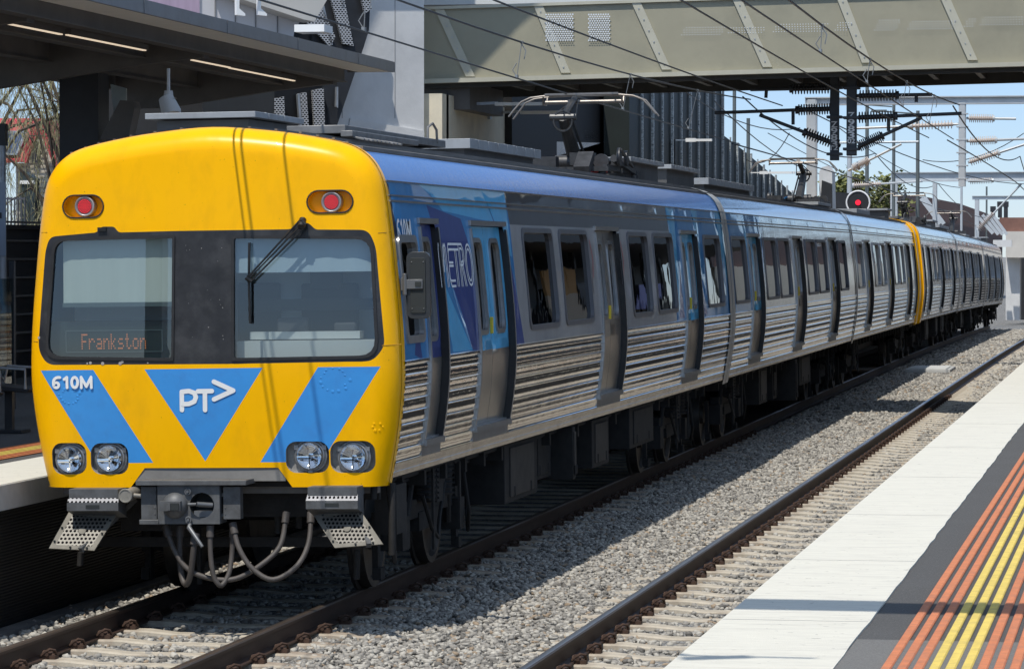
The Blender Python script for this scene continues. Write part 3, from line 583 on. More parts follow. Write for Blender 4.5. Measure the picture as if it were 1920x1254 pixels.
def pantograph(root,yc):
    m=MB(); zb=3.92
    for x in(-.55,.55): m.bar((x,yc-1.0,zb),(x,yc+1.5,zb),.06,.07)
    for y in(-1.0,.2,1.5): m.bar((-.6,yc+y,zb-.02),(.6,yc+y,zb-.02),.06,.06)
    for x in(-.5,.5):
        for y in(-.9,1.4):
            m.cyl((x,yc+y,3.78),(x,yc+y,zb),.05,.05,12)
            for q in range(3): m.cyl((x,yc+y,3.80+q*.035),(x,yc+y,3.815+q*.035),.085,.085,12)
    m.tube([(-.25,yc+.0,zb+.1),(.25,yc+.0,zb+.1)],.09,12); m.box((.2,yc-.55,zb+.12),(.3,.3,.16)); m.tube([(.5,yc+.1,zb+.14),(.5,yc+.9,zb+.05)],.05,8); m.cyl((.62,yc-.35,zb+.14),(.66,yc-.35,zb+.14),.12,.12,16); m.cyl((.62,yc+.25,zb+.14),(.66,yc+.25,zb+.14),.10,.10,16); m.bar((.3,yc-1.3,zb-.05),(.3,yc-.9,zb+.15),.2,.12); m.tube([(.66,yc-.35,zb+.24),(.60,yc+1.1,zb+.05)],.02,6); m.box((-.4,yc+2.0,zb-.02),(.5,.9,.14)); m.box((.35,yc+2.2,zb-.04),(.4,.7,.10))
    for x in(-.38,.38): m.tube([(x,yc-.5,zb+.06),(x,yc+.3,zb+.10)],.055,10); m.cyl((x*1.2,yc-.7,zb+.08),(x*1.2,yc-.63,zb+.08),.10,.10,14)
    m.bar((.62,yc-.2,zb+.08),(.60,yc+1.3,zb-.02),.03,.05); m.box((.45,yc+.9,zb+.1),(.30,.4,.12)); m.box((-.3,yc-.75,zb+.08),(.4,.25,.14))
    p=m.build('pantograph',M('pantograph_base',(.06,.06,.062),.5,.4,var=.4,vs=8),root)
    m=MB(); K=(-.05,yc-.55,4.58)                       # knuckle points back towards the cab
    m.tube([(0,yc+.15,zb+.08),K],[.10,.07],10); m.tube([(.14,yc+.25,zb+.05),(K[0]+.10,K[1],K[2])],.018,6)
    m.tube([(K[0]-.17,K[1],K[2]),(K[0]+.17,K[1],K[2])],.045,10); m.tube([(K[0]+.12*math.cos(a),K[1]-.02,K[2]-.05+.13*math.sin(a)) for a in np.linspace(0,6.28,18)],.016,6)
    m.tube([K,(.02,yc-.02,4.84)],[.055,.045],10); m.tube([(K[0]-.16,K[1],K[2]),(-.02,yc-.04,4.80)],.010,5); m.tube([(K[0]+.16,K[1],K[2]),(.06,yc-.04,4.80)],.010,5)
    m.build('arm',M('pantograph_arm',(.075,.075,.075),.4,.6,var=.3,vs=6),p)
    m=MB(); H=4.885
    XS=lambda x:x*1.2+.13
    horn=lambda dy,e:[(XS(a_),b_,c_) for a_,b_,c_ in horn0(dy,e)]
    horn0=lambda dy,e:[(-.80,yc+dy,H-.27-e),(-.74,yc+dy,H-.18-e),(-.66,yc+dy,H-.08),(-.56,yc+dy,H-.03),(-.40,yc+dy,H-.01),(0,yc+dy,H),(.40,yc+dy,H-.01),(.56,yc+dy,H-.03),(.66,yc+dy,H-.08),(.74,yc+dy,H-.18-e),(.80,yc+dy,H-.27-e)]
    for dy,e in((-.16,.0),(.16,.02)): m.tube(horn(dy,e),.012,8); m.box((.13,yc+dy,H+.006),(.96,.045,.025))
    m.tube([(XS(-.42),yc,H-.09),(XS(.42),yc,H-.09)],.026,10)
    for x in(XS(-.42),XS(.42)): m.tube([(x,yc-.16,H-.02),(x*1.04,yc-.08,H-.12),(x*1.0,yc+.08,H-.12),(x,yc+.16,H-.02)],.012,6)
    for x in(-.1,.1): m.tube([(x,yc,H-.09),(.0,yc-.02,4.82)],.02,6)
    m.build('collector_head',alum,p,auto=40)
    m=MB(); m.tube([(.28+.09*math.cos(a),yc-.25,3.98+.09*math.sin(a)) for a in np.linspace(.6,5.2,14)],.016,6); m.build('hose',M('hose_blue',(.03,.30,.62),.4),p)
    m=MB(); m.tube([(.42,yc-.95,3.86),(.50,yc-.62,3.87)],.035,8); m.tube([(.30,yc-1.0,3.86),(.38,yc-.75,3.87)],.03,8); m.build('insulator',M('insulator_red',(.45,.05,.05),.4),p)
unitm=M('roof_unit_grey',(.33,.35,.37),.55,.2,var=.12,vs=3,dirt=(.18,.17,.16),ds=3,da=.4)
def runit(root,a,b,x0,x1,z0,z1,lip=.06):
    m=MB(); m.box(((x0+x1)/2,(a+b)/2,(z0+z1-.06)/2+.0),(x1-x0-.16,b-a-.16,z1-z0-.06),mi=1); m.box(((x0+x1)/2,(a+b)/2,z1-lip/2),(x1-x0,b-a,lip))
    for y in np.arange(a+.45,b-.2,.55): m.box(((x0+x1)/2,y,z1+.003),(x1-x0-.04,.02,.008)); m.box((x1+.002,y,z1-lip/2),(.008,.02,lip*.9))
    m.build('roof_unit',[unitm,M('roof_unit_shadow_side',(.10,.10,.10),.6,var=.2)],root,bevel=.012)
def M_car(root,L,livery,front,rz=4.10):
    cab=(1.36,2.06); doors=[(3.55,5.2),(10.6,12.2),(17.5,19.05)]; wins=[(6.1,7.75),(8.2,9.95),(12.9,14.45),(14.95,16.65),(19.75,21.5)]
    lv=None
    if livery:
        S_=lambda P:[sp(*p) for p in P]
        blk=S_([(700,300),(758,345),(762,470),(742,500),(730,520)]); blk=[(max(.34,a),b) for a,b in blk]
        A=S_([(813,330),(929,335),(942,417),(851,395)]); N=S_([(822,384),(882,410),(890,451),(906,656),(883,656),(826,410)]); Lt=S_([(830,507),(882,656),(846,660)])
        N2=S_([(940,425),(957,470),(966,500),(980,656),(965,656),(955,567)]); R=S_([(929,335),(972,340),(969,481),(957,477)]); N3=[(.75,2.0),(.9,2.3),(1.05,1.96)]; N4=S_([(905,335),(929,335),(955,470),(940,440)])
        E1=[(16.85,2.0),(16.55,3.4),(17.25,3.4),(17.0,2.6)]; E2=[(16.8,2.0),(17.2,2.7),(17.3,2.0)]; E3=[(19.0,3.4),(19.6,3.4),(19.3,2.6)]; E4=[(19.0,2.0),(19.05,2.6),(19.6,2.0)]; E5=[(21.7,2.6),(22.3,2.3),(22.3,3.4),(21.5,3.4)]
        pol=[(blk,5),(A,3),(N,4),(Lt,3),(N2,4),(R,3),(N3,4),(N4,4),(E1,3),(E2,4),(E3,3),(E4,4),(E5,3)]
        fr_end=float(sp(972,400)[0]); 
        lines=[[(min(max(a,.331),22.34),min(max(b,1.961),3.399)) for a,b in p] for p,_ in pol]+[[(fr_end,1.961),(fr_end+.002,1.961),(fr_end+.002,3.399),(fr_end,3.399)],[(fr_end,3.09),(16.6,3.09),(16.6,3.094),(fr_end,3.094)],[(16.55,1.961),(16.56,1.961),(16.56,3.399),(16.55,3.399)]]
        def mf(y,z):
            for p,i in pol:
                if pip(y,z,p): return i
            if y<fr_end: return 2
            if y<16.55: return 1 if z>3.09 else 0
            return 2
        lv=(lines,mf,lambda y:y<6 or y>17)
    for s in(1,-1):
        car_side(root,s,L,.33,doors,wins,lv if livery else None,cab)
    roof(root,L,.33,livery); endwall(root,L,1); bogie(root,3.3,True); bogie(root,19.0,True)
    boxes(root,L,[(6.1,7.9,.42,1.0,1.0,1),(8.3,9.3,.5,1.0,.9,0),(9.4,9.55,.45,1.0,1.12,1),(11.3,12.5,.45,.98,1.02,1),(13.9,15.9,.52,1.0,1.05,0)])
    pantograph(root,18.1)
    runit(root,18.9,22.1,-.75,.62,3.78,rz); runit(root,8.2,12.4,-.8,.55,3.78,min(4.0,rz),.10); runit(root,1.4,3.1,-.89,.06,3.78,4.02,.05)
    m=MB(); m.box((.55,3.6,3.86),(.5,4.2,.07)); m.box((.95,2.2,3.80),(.10,2.6,.05)); m.tube([(.75,5.1,3.86),(.75,5.12,4.0),(.78,5.2,4.04),(.80,5.28,3.98),(.80,5.3,3.86)],.014,6)
    for k in range(10): m.box((.98,1.0+.16*k,3.775),(.20,.05,.02),rot=(Vector((0,1,0)),.25))
    m.build('roof_walkway',M('roof_fitting',(.20,.20,.20),.5,.4,var=.3,vs=6),root,bevel=.006)
L1c=22.35
R1=empty('train_carriage',(TX,TY,0),(0,-RHO,0)); tag(R1,'leading carriage with yellow cab front, blue livery panels and raised pantograph','train carriage',TRAING)
M_car(R1,L1c,True,True)
# ---------------------------------------------------------------- the yellow cab front
SP_=[(w_,z) for w_,z in [(1.36,.6),(1.37,.8)]+SEC]; FULL=SP_+[(-a,b) for a,b in SP_[::-1][1:]]; PA=np.array(FULL)
RF=.20
def edist(u,z):
    p=np.array([u,z]); a=PA[:-1]; b=PA[1:]; d=b-a; t=np.clip(((p-a)*d).sum(1)/(d*d).sum(1),0,1); return float(np.sqrt((((a+d*t[:,None])-p)**2).sum(1)).min())
def rake_(u,z):
    t=z-1.95; return .035*(math.sqrt(t*t+.02)+t)*.5+.045*(math.sqrt(t*t+.02)-t)*.5+.03*(u/1.5)**2
def yf(u,z):
    e=edist(u,z); q=min(1,e/RF); r=RF-math.sqrt(max(0,RF*RF-(RF-min(e,RF))**2))
    return r+rake_(u,z)
def fm(u,z,o=0): return (u,yf(u,z)-o,z)
bx=1.395
notch=[fp(245,905),fp(272,877),fp(522,874),fp(548,903)]
side=[(a,b) for a,b in SEC]
outl=[(-side[0][0],.985)]+[(notch[0][0],.985),(notch[1][0],notch[1][1]),(notch[2][0],notch[1][1]),(notch[3][0],.985)]+[(side[0][0],.985)]+side[1:]+[(-a,b) for a,b in side[::-1][1:-1]]
outl=dens(outl,.022)
cpx=lambda cx,cy,r,n=20:[(cx+r*math.cos(2*math.pi*k/n),cy+r*math.sin(2*math.pi*k/n)) for k in range(n)]
def F_(P): return [fp(*p) for p in P]
HLp=[(97,830,162,889),(171,830,241,889),(537,827,617,886),(620,826,702,886)]
HLc=[(131,861),(206,859),(581,854),(662,857)]
def rr_px(b,r): 
    (x0,y0),(x1,y1)=fp(b[0],b[3]),fp(b[2],b[1]); return rrect(x0,y0,x1,y1,r,5)
hl=[rr_px(b,.085) for b in HLp]
tlp=[(117,365.5,193.5,409),(575.5,356.5,661,400)]; tl=[rr_px(b,.092) for b in tlp]
gl=rpoly(F_([(101,449),(327,443),(327,674),(88,671)]),[.10,.02,.02,.12]); gr=rpoly(F_([(437,444),(696,445),(709,669),(439,674)]),[.02,.12,.14,.02])
sur=rpoly(F_([(92,444),(181,436),(191,425),(214,425),(223,436),(337,433),(545,430),(558,418),(578,418),(592,430.5),(690,431),(703,463),(721,650),(700,677),(430,682),(90,684),(71,655),(83,470)]),[.08,.02,.02,.02,.02,0,.02,.02,.02,.02,.09,.06,.08,.06,0,.10,.08,.06],5)
stp=[F_([(77,694.5),(177,693),(288,867),(183,868)]),F_([(273.5,692),(495,689),(386,864)]),F_([(598,688),(714,687),(603,866),(489,866)])]
stp[0]=[(max(a,-1.44),b) for a,b in stp[0]]
def fmat(u,z):
    if pip(u,z,sur): return 2
    for p in stp:
        if pip(u,z,p): return 1
    return 0
pts=grid(-1.5,1.5,1.0,3.85,.055); pts=[p for p in pts if edist(*p)>.205]
# rings near the rounded edge
rg=[]
PL=dens(side[1:],.025,False); full2=PL+[(-a,b) for a,b in PL[::-1][1:]]
for e in (.003,.008,.016,.028,.045,.065,.09,.12,.155,.19):
    for i in range(1,len(full2)-1):
        t=Vector(full2[i+1])-Vector(full2[i-1]); t.normalize(); nn=Vector((-t.y,t.x)); p=Vector(full2[i])+nn*e
        if edist(p.x,p.y)>e*.8: rg.append((p.x,p.y))
hols=hl+tl+[gl,gr]
pts=[p for p in pts+rg if not any(pip(p[0],p[1],h) for h in hols)]
V,F,Mi=cdt(outl,hols,[dens(sur,.06)]+[dens(p,.06) for p in stp],pts,fmat)
me=bpy.data.meshes.new('cab_front'); me.from_pydata([fm(u,z) for u,z in V],[],F)
for q in(yellow,bluep,blackp): me.materials.append(q)
me.polygons.foreach_set('material_index',Mi); me.polygons.foreach_set('use_smooth',[True]*len(F))
NV=[]
for u,z in V:
    e=edist(u,z)
    if e<.004:
        a=PA[:-1];b=PA[1:];d=b-a;p=np.array([u,z]);t=np.clip(((p-a)*d).sum(1)/(d*d).sum(1),0,1);c=a+d*t[:,None];i=int(((c-p)**2).sum(1).argmin()); n_=Vector((d[i][1],0,-d[i][0]))
        if n_.x*u+n_.z*(z-2)<0: n_=-n_
    else:
        h=.003; n_=Vector(((yf(u+h,z)-yf(u-h,z))/(2*h),-1,(yf(u,z+h)-yf(u,z-h))/(2*h)))
    NV.append(n_.normalized())
bm=bmesh.new(); bm.from_mesh(me); bm.normal_update()
fl=[f for f in bm.faces if f.normal.y>0]; bmesh.ops.reverse_faces(bm,faces=fl); bm.to_mesh(me); bm.free()
me.normals_split_custom_set_from_vertices(NV)
cf=bpy.data.objects.new('cab_front',me); COL.objects.link(cf); cf.parent=R1
m=MB(); sd_=[(a,b) for a,b in SEC]; fl_=sd_+[(-a,b) for a,b in sd_[::-1][1:]]
pf_=[(a+(.003 if a>0 else -.003 if a<0 else 0),b+(.003 if b>3.5 else 0)) for a,b in fl_]; n=len(pf_); m.add([(a,RF+rake_(a,b)-.002,b) for a,b in pf_]+[(a,.36,b) for a,b in pf_],[(i,i+1,n+i+1,n+i) for i in range(n-1)],0,True)
m.add([(-1.395,RF,.985),(1.395,RF,.985),(1.395,.36,.985),(-1.395,.36,.985)],[(0,1,2,3)])
cs=m.build('cab_shell',yellow,R1,auto=60)
# recesses
recm=M('lamp_recess_plate',(.34,.33,.31),.6,.1,var=.25,vs=20,dirt=(.12,.11,.1),ds=9,da=.5)
def recess(loop,dep,mat,name='lamp_recess',tilt=0):
    m=MB(); n=len(loop); V=[fm(*p) for p in loop]; W=[(p[0],fm(*p)[1]+dep,p[1]) for p in loop]
    m.add(V+W,[(i,(i+1)%n,n+(i+1)%n,n+i) for i in range(n)]+[tuple(range(n,2*n))]); return m.build(name,mat,R1)
chrome=M('lamp_chrome',(.85,.85,.86),.08,1); lens=glass('headlamp_lens',(.92,.94,.95),1,.02,1.5,wob=.004); bez=M('lamp_bezel',(.30,.30,.30),.4,.7,var=.2,vs=15)
def torus(m,c,R,r,n=28,k=8,mi=0): m.tube([(c[0]+R*math.cos(2*math.pi*i/n),c[1],c[2]+R*math.sin(2*math.pi*i/n)) for i in range(n)],r,k,mi,closed=True)
for b,c,lp in zip(HLp,HLc,hl):
    recess(lp,.075,recm); u,z=fp(*c); y=yf(u,z)
    m=MB(); torus(m,(u,y+.03,z),.108,.014); torus(m,(u,y+.045,z),.127,.012); m.tube([(u,y+.03,z),(u,y+.08,z)],.125,28)
    for a in(30,150,270): m.box((u+.13*math.cos(math.radians(a)),y+.03,z+.13*math.sin(math.radians(a))),(.035,.02,.035))
    h=m.build('headlight',bez,R1,auto=50)
    m=MB(); vs=[];n=28;pr=[(.102,.028),(.08,.05),(.05,.064),(.02,.07)]
    # bowl sits in front of the backing tube
    m2=MB()
    for j,(r,d) in enumerate(pr): vs+=[(u+r*math.cos(2*math.pi*i/n),y+.0+d-.001*0,z+r*math.sin(2*math.pi*i/n)) for i in range(n)]
    vs=[(a,bq-.042,c_) for a,bq,c_ in vs]
    m2.add(vs,[(j*n+i,j*n+(i+1)%n,(j+1)*n+(i+1)%n,(j+1)*n+i) for j in range(3) for i in range(n)]+[tuple(3*n+i for i in range(n))],0,True)
    m2.tube([(u,y+.028,z),(u,y+.002,z)],[.018,.012],10); m2.bar((u-.10,y-.008,z-.02),(u+.02,y-.008,z-.02),.004,.012); m2.bar((u,y-.008,z-.10),(u,y-.008,z),.012,.004); m2.build('reflector',chrome,h)
    m3=MB(); m3.add([(u+.106*math.cos(2*math.pi*i/n),y-.012,z+.106*math.sin(2*math.pi*i/n)) for i in range(n)]+[(u+.06*math.cos(2*math.pi*i/n),y-.024,z+.06*math.sin(2*math.pi*i/n)) for i in range(n)],[(i,(i+1)%n,n+(i+1)%n,n+i) for i in range(n)]+[tuple(n+i for i in range(n))],0,True); m3.build('lens',lens,h)
red=glow('tail_lamp_led',(1,.05,.07),.75,(.5,.02,.02))
for b,c,lp in zip(tlp,[(157.5,387),(620.4,379)],tl):
    recess(lp,.085,yellow); m=MB(); m.tube([fm(p[0],p[1],.004) for p in lp],.006,6,closed=True); m.build('recess_rim',black,R1)
    u,z=fp(*c); y=yf(u,z)+.01
    m=MB(); m.tube([(u,y,z),(u,y+.07,z)],.082,28); torus(m,(u,y,z),.074,.009); h=m.build('tail_light',M('tail_lamp_ring',(.35,.33,.33),.4,.5,var=.2),R1,auto=50)
    m=MB(); m.tube([(u,y-.001,z),(u,y-.004,z)],.060,28); m.build('lens',M('tail_lamp_red',(.22,.02,.025),.3),h)
    m=MB()
    for k,r in((1,0),(6,.012),(12,.024),(18,.037),(24,.050)):
        for i in range(k):
            a=2*math.pi*i/k; m.box((u+r*math.cos(a),y-.006,z+r*math.sin(a)),(.0062,.004,.0062))
    m.build('led_array',red,h)
# windscreens
for lp,nm in((gl,1),(gr,2)):
    cx=sum(p[0] for p in lp)/len(lp); cz=sum(p[1] for p in lp)/len(lp)
    lo=[(cx+(p[0]-cx)*1.018,cz+(p[1]-cz)*1.02) for p in lp]; li=[(cx+(p[0]-cx)*.978,cz+(p[1]-cz)*.972) for p in lp]
    m=MB(); ring(m,lo,li,lambda a,b,o:fm(a,b,o),.013,.02); g=m.build('windscreen_gasket',black,R1,auto=40)
    m=MB(); cdt_mesh(m,dens(lp,.1),[],lambda a,b,o:fm(a,b,o),-.012,pts=[p for p in grid(-1.5,1.5,1.9,3.1,.15) if pip(p[0],p[1],lp)]); m.build('windscreen',fglass,R1,auto=80)
# cab interior
cabw=M('cab_lining',(.62,.68,.70),.8,var=.06,vs=2); blind=M('cab_blind',(.47,.51,.47),.85,var=.05,vs=2,st=(6,1,.3)); cabd=M('cab_dark',(.02,.024,.024),.7)
m=MB(); zt=3.2
m.box((0,1.05,1.86),(2.7,1.6,.04)); m.box((0,1.02,3.3),(2.7,1.3,.04)); m.build('cab_floor',cabd,R1)
m=MB(); m.box((0,.85,2.55),(2.7,.04,1.4)); m.build('cab_bulkhead',cabw,R1)
(a,b0),(c_,b1)=fp(115,570),fp(326,448)
m=MB(); P=[]; nx=40
for k in range(nx+1):
    x=a+(c_-.005-a)*k/nx; P+=[(x,yf(x,b0)+.07+.0012*math.sin(k*1.3),b0),(x,yf(x,b1)+.07+.0012*math.sin(k*1.3),b1+.01)]
m.add(P,[(2*k,2*k+1,2*k+3,2*k+2) for k in range(nx)],0,True); bl=m.build('blind',blind,R1); m=MB(); m.box(((a+c_)/2,yf((a+c_)/2,b0)+.07,b0-.01),(c_-a,.03,.035)); m.build('blind_rail',M('blind_rail',(.10,.13,.13),.4,.3),bl)
m=MB(); (e0,g0),(e1,g1)=fp(439,512),fp(703,446); P=[]
for k in range(nx+1):
    x=e0+(e1-e0)*k/nx; P+=[(x,yf(x,g0)+.07+.003*math.sin(k*.9),g0),(x,yf(x,g1)+.07+.003*math.sin(k*.9),g1+.01)]
m.add(P,[(2*k,2*k+1,2*k+3,2*k+2) for k in range(nx)],0,True); m.build('blind',M('mirrored_sky_sheet',(.36,.44,.50),.7,var=.05,vs=2),R1)  # pale sheet standing in for sky mirrored in the right windscreen
m=MB(); (a2,z2),(c2,z3)=fp(85,672),fp(328,607); m.box(((a2+c2)/2,.26,(z2+z3)/2+.01),(c2-a2,.2,z3-z2+.03)); d_=m.build('destination_display',M('display_case',(.012,.022,.02),.3),R1)
(q0,w0),(q1,w1)=fp(117,661),fp(297,619); m=MB(); 
for (p,q) in (((q0,w0),(q1,w0)),((q1,w0),(q1,w1)),((q1,w1),(q0,w1)),((q0,w1),(q0,w0))): m.bar((p[0],.155,p[1]),(q[0],.155,q[1]),.006,.006)
m.build('display_edge',M('display_edge',(.09,.12,.12),.4),d_)
F57={'F':['11111','10000','10000','11110','10000','10000','10000'],'r':['00000','00000','10110','11001','10000','10000','10000'],'a':['00000','00000','01110','00001','01111','10001','01111'],
'n':['00000','00000','10110','11001','10001','10001','10001'],'k':['10000','10000','10010','10100','11000','10100','10010'],'s':['00000','00000','01110','10000','01110','00001','11110'],
't':['01000','01000','11100','01000','01000','01001','00110'],'o':['00000','00000','01110','10001','10001','10001','01110']}
m=MB(); (x0,zb),(x1,zt_)=fp(147,654),fp(268,627); word='Frankston'; cw=(x1-x0)/(len(word)*6-1); chh=(zt_-zb)/6.0
for i,chx in enumerate(word):
    for r,row in enumerate(F57[chx]):
        for q,bt in enumerate(row):
            if bt=='1': m.box((x0+(i*6+q)*cw,.150,zt_-r*chh),(cw*.62,.004,chh*.62))
m.build('led_dots',glow('led_orange',(1,.33,.10),.42,(.2,.04,.01)),d_)
m=MB(); (a,b0),(c_,b1)=fp(437,670),fp(705,633); m.box(((a+c_)/2,.42,(b0+b1)/2-.02),(c_-a,.5,b1-b0)); m.box(((a+c_)/2-.05,.35,b1+.02),(.9,.15,.06)); m.build('driver_desk',M('desk_grey',(.52,.53,.52),.6),R1)
m=MB(); (a,b0),(c_,b1)=fp(437,585),fp(705,560); m.box(((a+c_)/2,.45,(b0+b1)/2),(c_-a,.03,b1-b0)); m.build('cab_rail',cabd,R1)
m=MB(); m.box((.85,.66,2.28),(.46,.10,.62)); m.box((.85,.55,2.62),(.26,.08,.16)); m.box((.25,.70,2.35),(.35,.08,.5)); m.box((.62,.34,2.26),(.25,.08,.12)); m.box((1.05,.34,2.24),(.18,.08,.08)); m.box((.95,.95,1.98),(.5,.2,.1)); m.tube([(-1.0,1.0,1.9),(-1.0,1.0,2.35)],.05,8); m.box((-.75,.95,2.2),(.5,.12,.55)); m.build('driver_seat',M('seat_dark',(.05,.05,.055),.8),R1,bevel=.03)
m=MB(); u_,z_=fp(610,655); m.tube([(1.27,.42,1.98),(1.29,.42,2.1),(1.29,.42,2.45),(1.25,.42,2.55)],.015,6); m.build('grab_handle',M('handle_white',(.6,.6,.6),.4),R1)
# wiper
m=MB(); P=lambda x,y,o=.05:fm(*fp(x,y),o)
m.tube([P(565,414,.06),P(468,521,.05)],.008,6); m.tube([P(577,424,.06),P(478,524,.05)],.008,6); m.tube([P(570,420,.05),P(474,520,.06)],.006,6)
m.tube([P(470,455,.03),P(471,530,.045),P(473,606,.03)],.011,6); m.tube([P(466,520,.06),P(476,528,.05)],.018,8); m.tube([P(569,412,.02),P(569,426,.08)],.03,10); m.tube([P(569,412,.07),P(577,422,.07)],.014,8); m.box(P(192,430,.01),(.07,.02,.03))
m.build('wiper',M('wiper_black',(.012,.012,.012),.45),R1,auto=50)
# writing on the front
whm=M('white_vinyl',(.80,.80,.78),.5,var=.04)
def decal(vs,fs,name='lettering',off_=.006,sub=True):
    m=MB(); bm=bmesh.new(); bv=[bm.verts.new((a,0,b)) for a,b in vs]
    for f in fs:
        try: bm.faces.new([bv[i] for i in f])
        except Exception: pass
    pass
    bm.verts.index_update(); V=[fm(v.co.x,v.co.z,off_) for v in bm.verts]; Fq=[tuple(v.index for v in f.verts) for f in bm.faces]; bm.free()
    m.add(V,Fq); return m.build(name,whm,R1,norm=False)
arc=lambda cx,cy,rx,ry,a0,a1,n=10:[(cx+rx*math.cos(math.radians(a0+(a1-a0)*k/n)),cy+ry*math.sin(math.radians(a0+(a1-a0)*k/n))) for k in range(n+1)]
GL=[[arc(.085,.28,.065,.215,0,360,16),arc(.15,.55,.13,.38,75,180,8)+[(.02,.3)]],[[(.36,.07),(.36,.93)],[(.36,.93),(.29,.76)]],[arc(.555,.5,.075,.43,0,360,18)],[[(.72,.06),(.72,.94)],[(.72,.94),(.845,.15)],[(.845,.15),(.97,.94)],[(.97,.94),(.97,.06)]]]
def bold610(put,W,H,w):
    k=0
    for g in GL:
        for P in g: 
            v,f=stroke([(a*W,b*H) for a,b in P],w,5)
            for q in f: put([v[i] for i in q],k); k+=1
(x0,z0),(x1,z1)=fp(101,728),fp(176,705); m=MB()
bold610(lambda P,k:m.add([fm(x0+a,z0+b,.006+.00015*k) for a,b in P],[tuple(range(len(P)))]),x1-x0,z1-z0,.023); m.build('lettering',whm,R1,norm=False)
allv=[];allf=[]
def sk_(px,w=.037):
    v,f=stroke(F_(px),w,8); o=len(allv); allv.extend(v); allf.extend(tuple(i+o for i in g) for g in f)
sk_([(343.5,768),(343.5,734),(357,732.5),(367,736),(370,744),(367,752),(357,756.5),(346,757)]); sk_([(374,733),(400,732.5)]); sk_([(387,733),(387,768)]); sk_([(404,715),(440,731.5),(404,748)])
vv=allv; 
for i,g in enumerate(allf): pass
m=MB(); V=[fm(a,b,.004+.0002*0) for a,b in vv]
k=0
for i,g in enumerate(allf):
    m.add([(V[j][0],V[j][1]-.0003*i,V[j][2]) for j in g],[tuple(range(len(g)))])
m.build('emblem',whm,R1,norm=False)
m=MB()
for P in (F_([(706,437),(716,436),(722,435)]),F_([(716,648),(735,647),(748,646)]),F_([(60,640),(70,641)]),F_([(72,436),(86,436)])):
    m.tube([fm(a,b,.0015) for a,b in dens(P,.08,False)],.0035,5)
m.build('panel_seam',M('seam_dark_yellow',(.42,.21,.01),.6),R1)
# chips on the black surround, bumps
m=MB(); rnd=random.Random(4)
for _ in range(16):
    x,y=rnd.uniform(335,428),rnd.uniform(445,675); u,z=fp(x,y); r=rnd.uniform(.0015,.004); m.tube([fm(u,z,.001),fm(u,z,.003)],r,7)
for x,y,r in((172,680,.012),(195,681,.014),(232,678,.012),(228,681,.014),(280,680,.006),(73,633,.012),(166,681,.008)): u,z=fp(x,y); m.tube([fm(u,z,.001),fm(u,z,.004)],r,7)
m.build('paint_chips',M('chip_white',(.35,.33,.31),.7),R1)
for cx,cy,rr_,mt in((132,742,18,bluep),(628,712,27,bluep),(706,800,9,yellow)):
    m=MB()
    for k in range(15 if rr_>12 else 6):
        a=2*math.pi*k/(15 if rr_>12 else 6); x=cx+rr_*math.cos(a)*(1+.2*rnd.uniform(-1,1)); y=cy+rr_*.8*math.sin(a); u,z=fp(x,y); r=rnd.uniform(.008,.016); c=Vector(fm(u,z,0))
        n=8; vs=[c+Vector((r*math.cos(t*.785),0,r*math.sin(t*.785))) for t in range(n)]+[c+Vector((r*.5*math.cos(t*.785),-.002,r*.5*math.sin(t*.785))) for t in range(n)]+[c+Vector((0,-.003,0))]
        m.add([(p.x,p.y-.001,p.z) for p in vs],[(i,(i+1)%n,n+(i+1)%n,n+i) for i in range(n)]+[(n+i,n+(i+1)%n,2*n) for i in range(n)],0,True)
    m.build('paint_blister',mt,R1,auto=80)
# below the front
grm=M('coupler_grey_paint',(.115,.118,.12),.55,.2,var=.3,vs=8,dirt=(.05,.045,.04),ds=6,da=.6); beam=M('buffer_beam_grey',(.21,.20,.185),.7,.1,var=.2,vs=5)
def bx_px(m,x0,y0,x1,y1,ya,yb,mi=0):
    (a,b),(c,d)=fp(x0,y1,27+ya),fp(x1,y0,27+ya); m.box(((a+c)/2,(ya+yb)/2,(b+d)/2),(c-a,yb-ya,d-b),mi=mi)
m=MB(); bx_px(m,250,872,535,902,.05,.14); m.box((0,.34,1.02),(2.6,.1,.2)); m.build('buffer_beam',beam,R1)
m=MB(); YQ=26.84; (a,b),(c,d)=fp(296,982,YQ),fp(411,903,YQ); h1=cpx(*fp(328.5,947,YQ),.102,24); h2=cpx(*fp(378.5,947,YQ),.100,24); pl=lambda y_:(lambda u,z,o:(u,y_-o,z))
cdt_mesh(m,[(a,b),(c,b),(c,d),(a,d)],[h2],pl(-.16),0,sm=False)
for hh in(h2,): 
    n=len(hh); m.add([(p[0],-.16,p[1]) for p in hh]+[(p[0],.02,p[1]) for p in hh],[(i,(i+1)%n,n+(i+1)%n,n+i) for i in range(n)]+[tuple(range(n,2*n))],1,True)
m.add([(a,-.16,b),(c,-.16,b),(c,-.16,d),(a,-.16,d),(a,.06,b),(c,.06,b),(c,.06,d),(a,.06,d)],[(0,1,5,4),(1,2,6,5),(2,3,7,6),(3,0,4,7),(4,5,6,7)])
bx_px(m,254,900,461,910,-.20,.1); bx_px(m,261,974,297,983,-.17,0)
for q in(265,283,305,340,378,405,430,452): bx_px(m,q-1.2,898.5,q+1.2,900.5,-.15,-.14)
cp=m.build('coupler',[grm,cabd],R1,bevel=.004)
m=MB(); u,z=fp(328.5,947,YQ); n=24; vs=[]
for j in range(9):
    t=j/8*math.pi/2; r=.104*math.cos(t); vs+=[(u+r*math.cos(2*math.pi*i/n),-.16-.085*math.sin(t),z+r*math.sin(2*math.pi*i/n)) for i in range(n)]
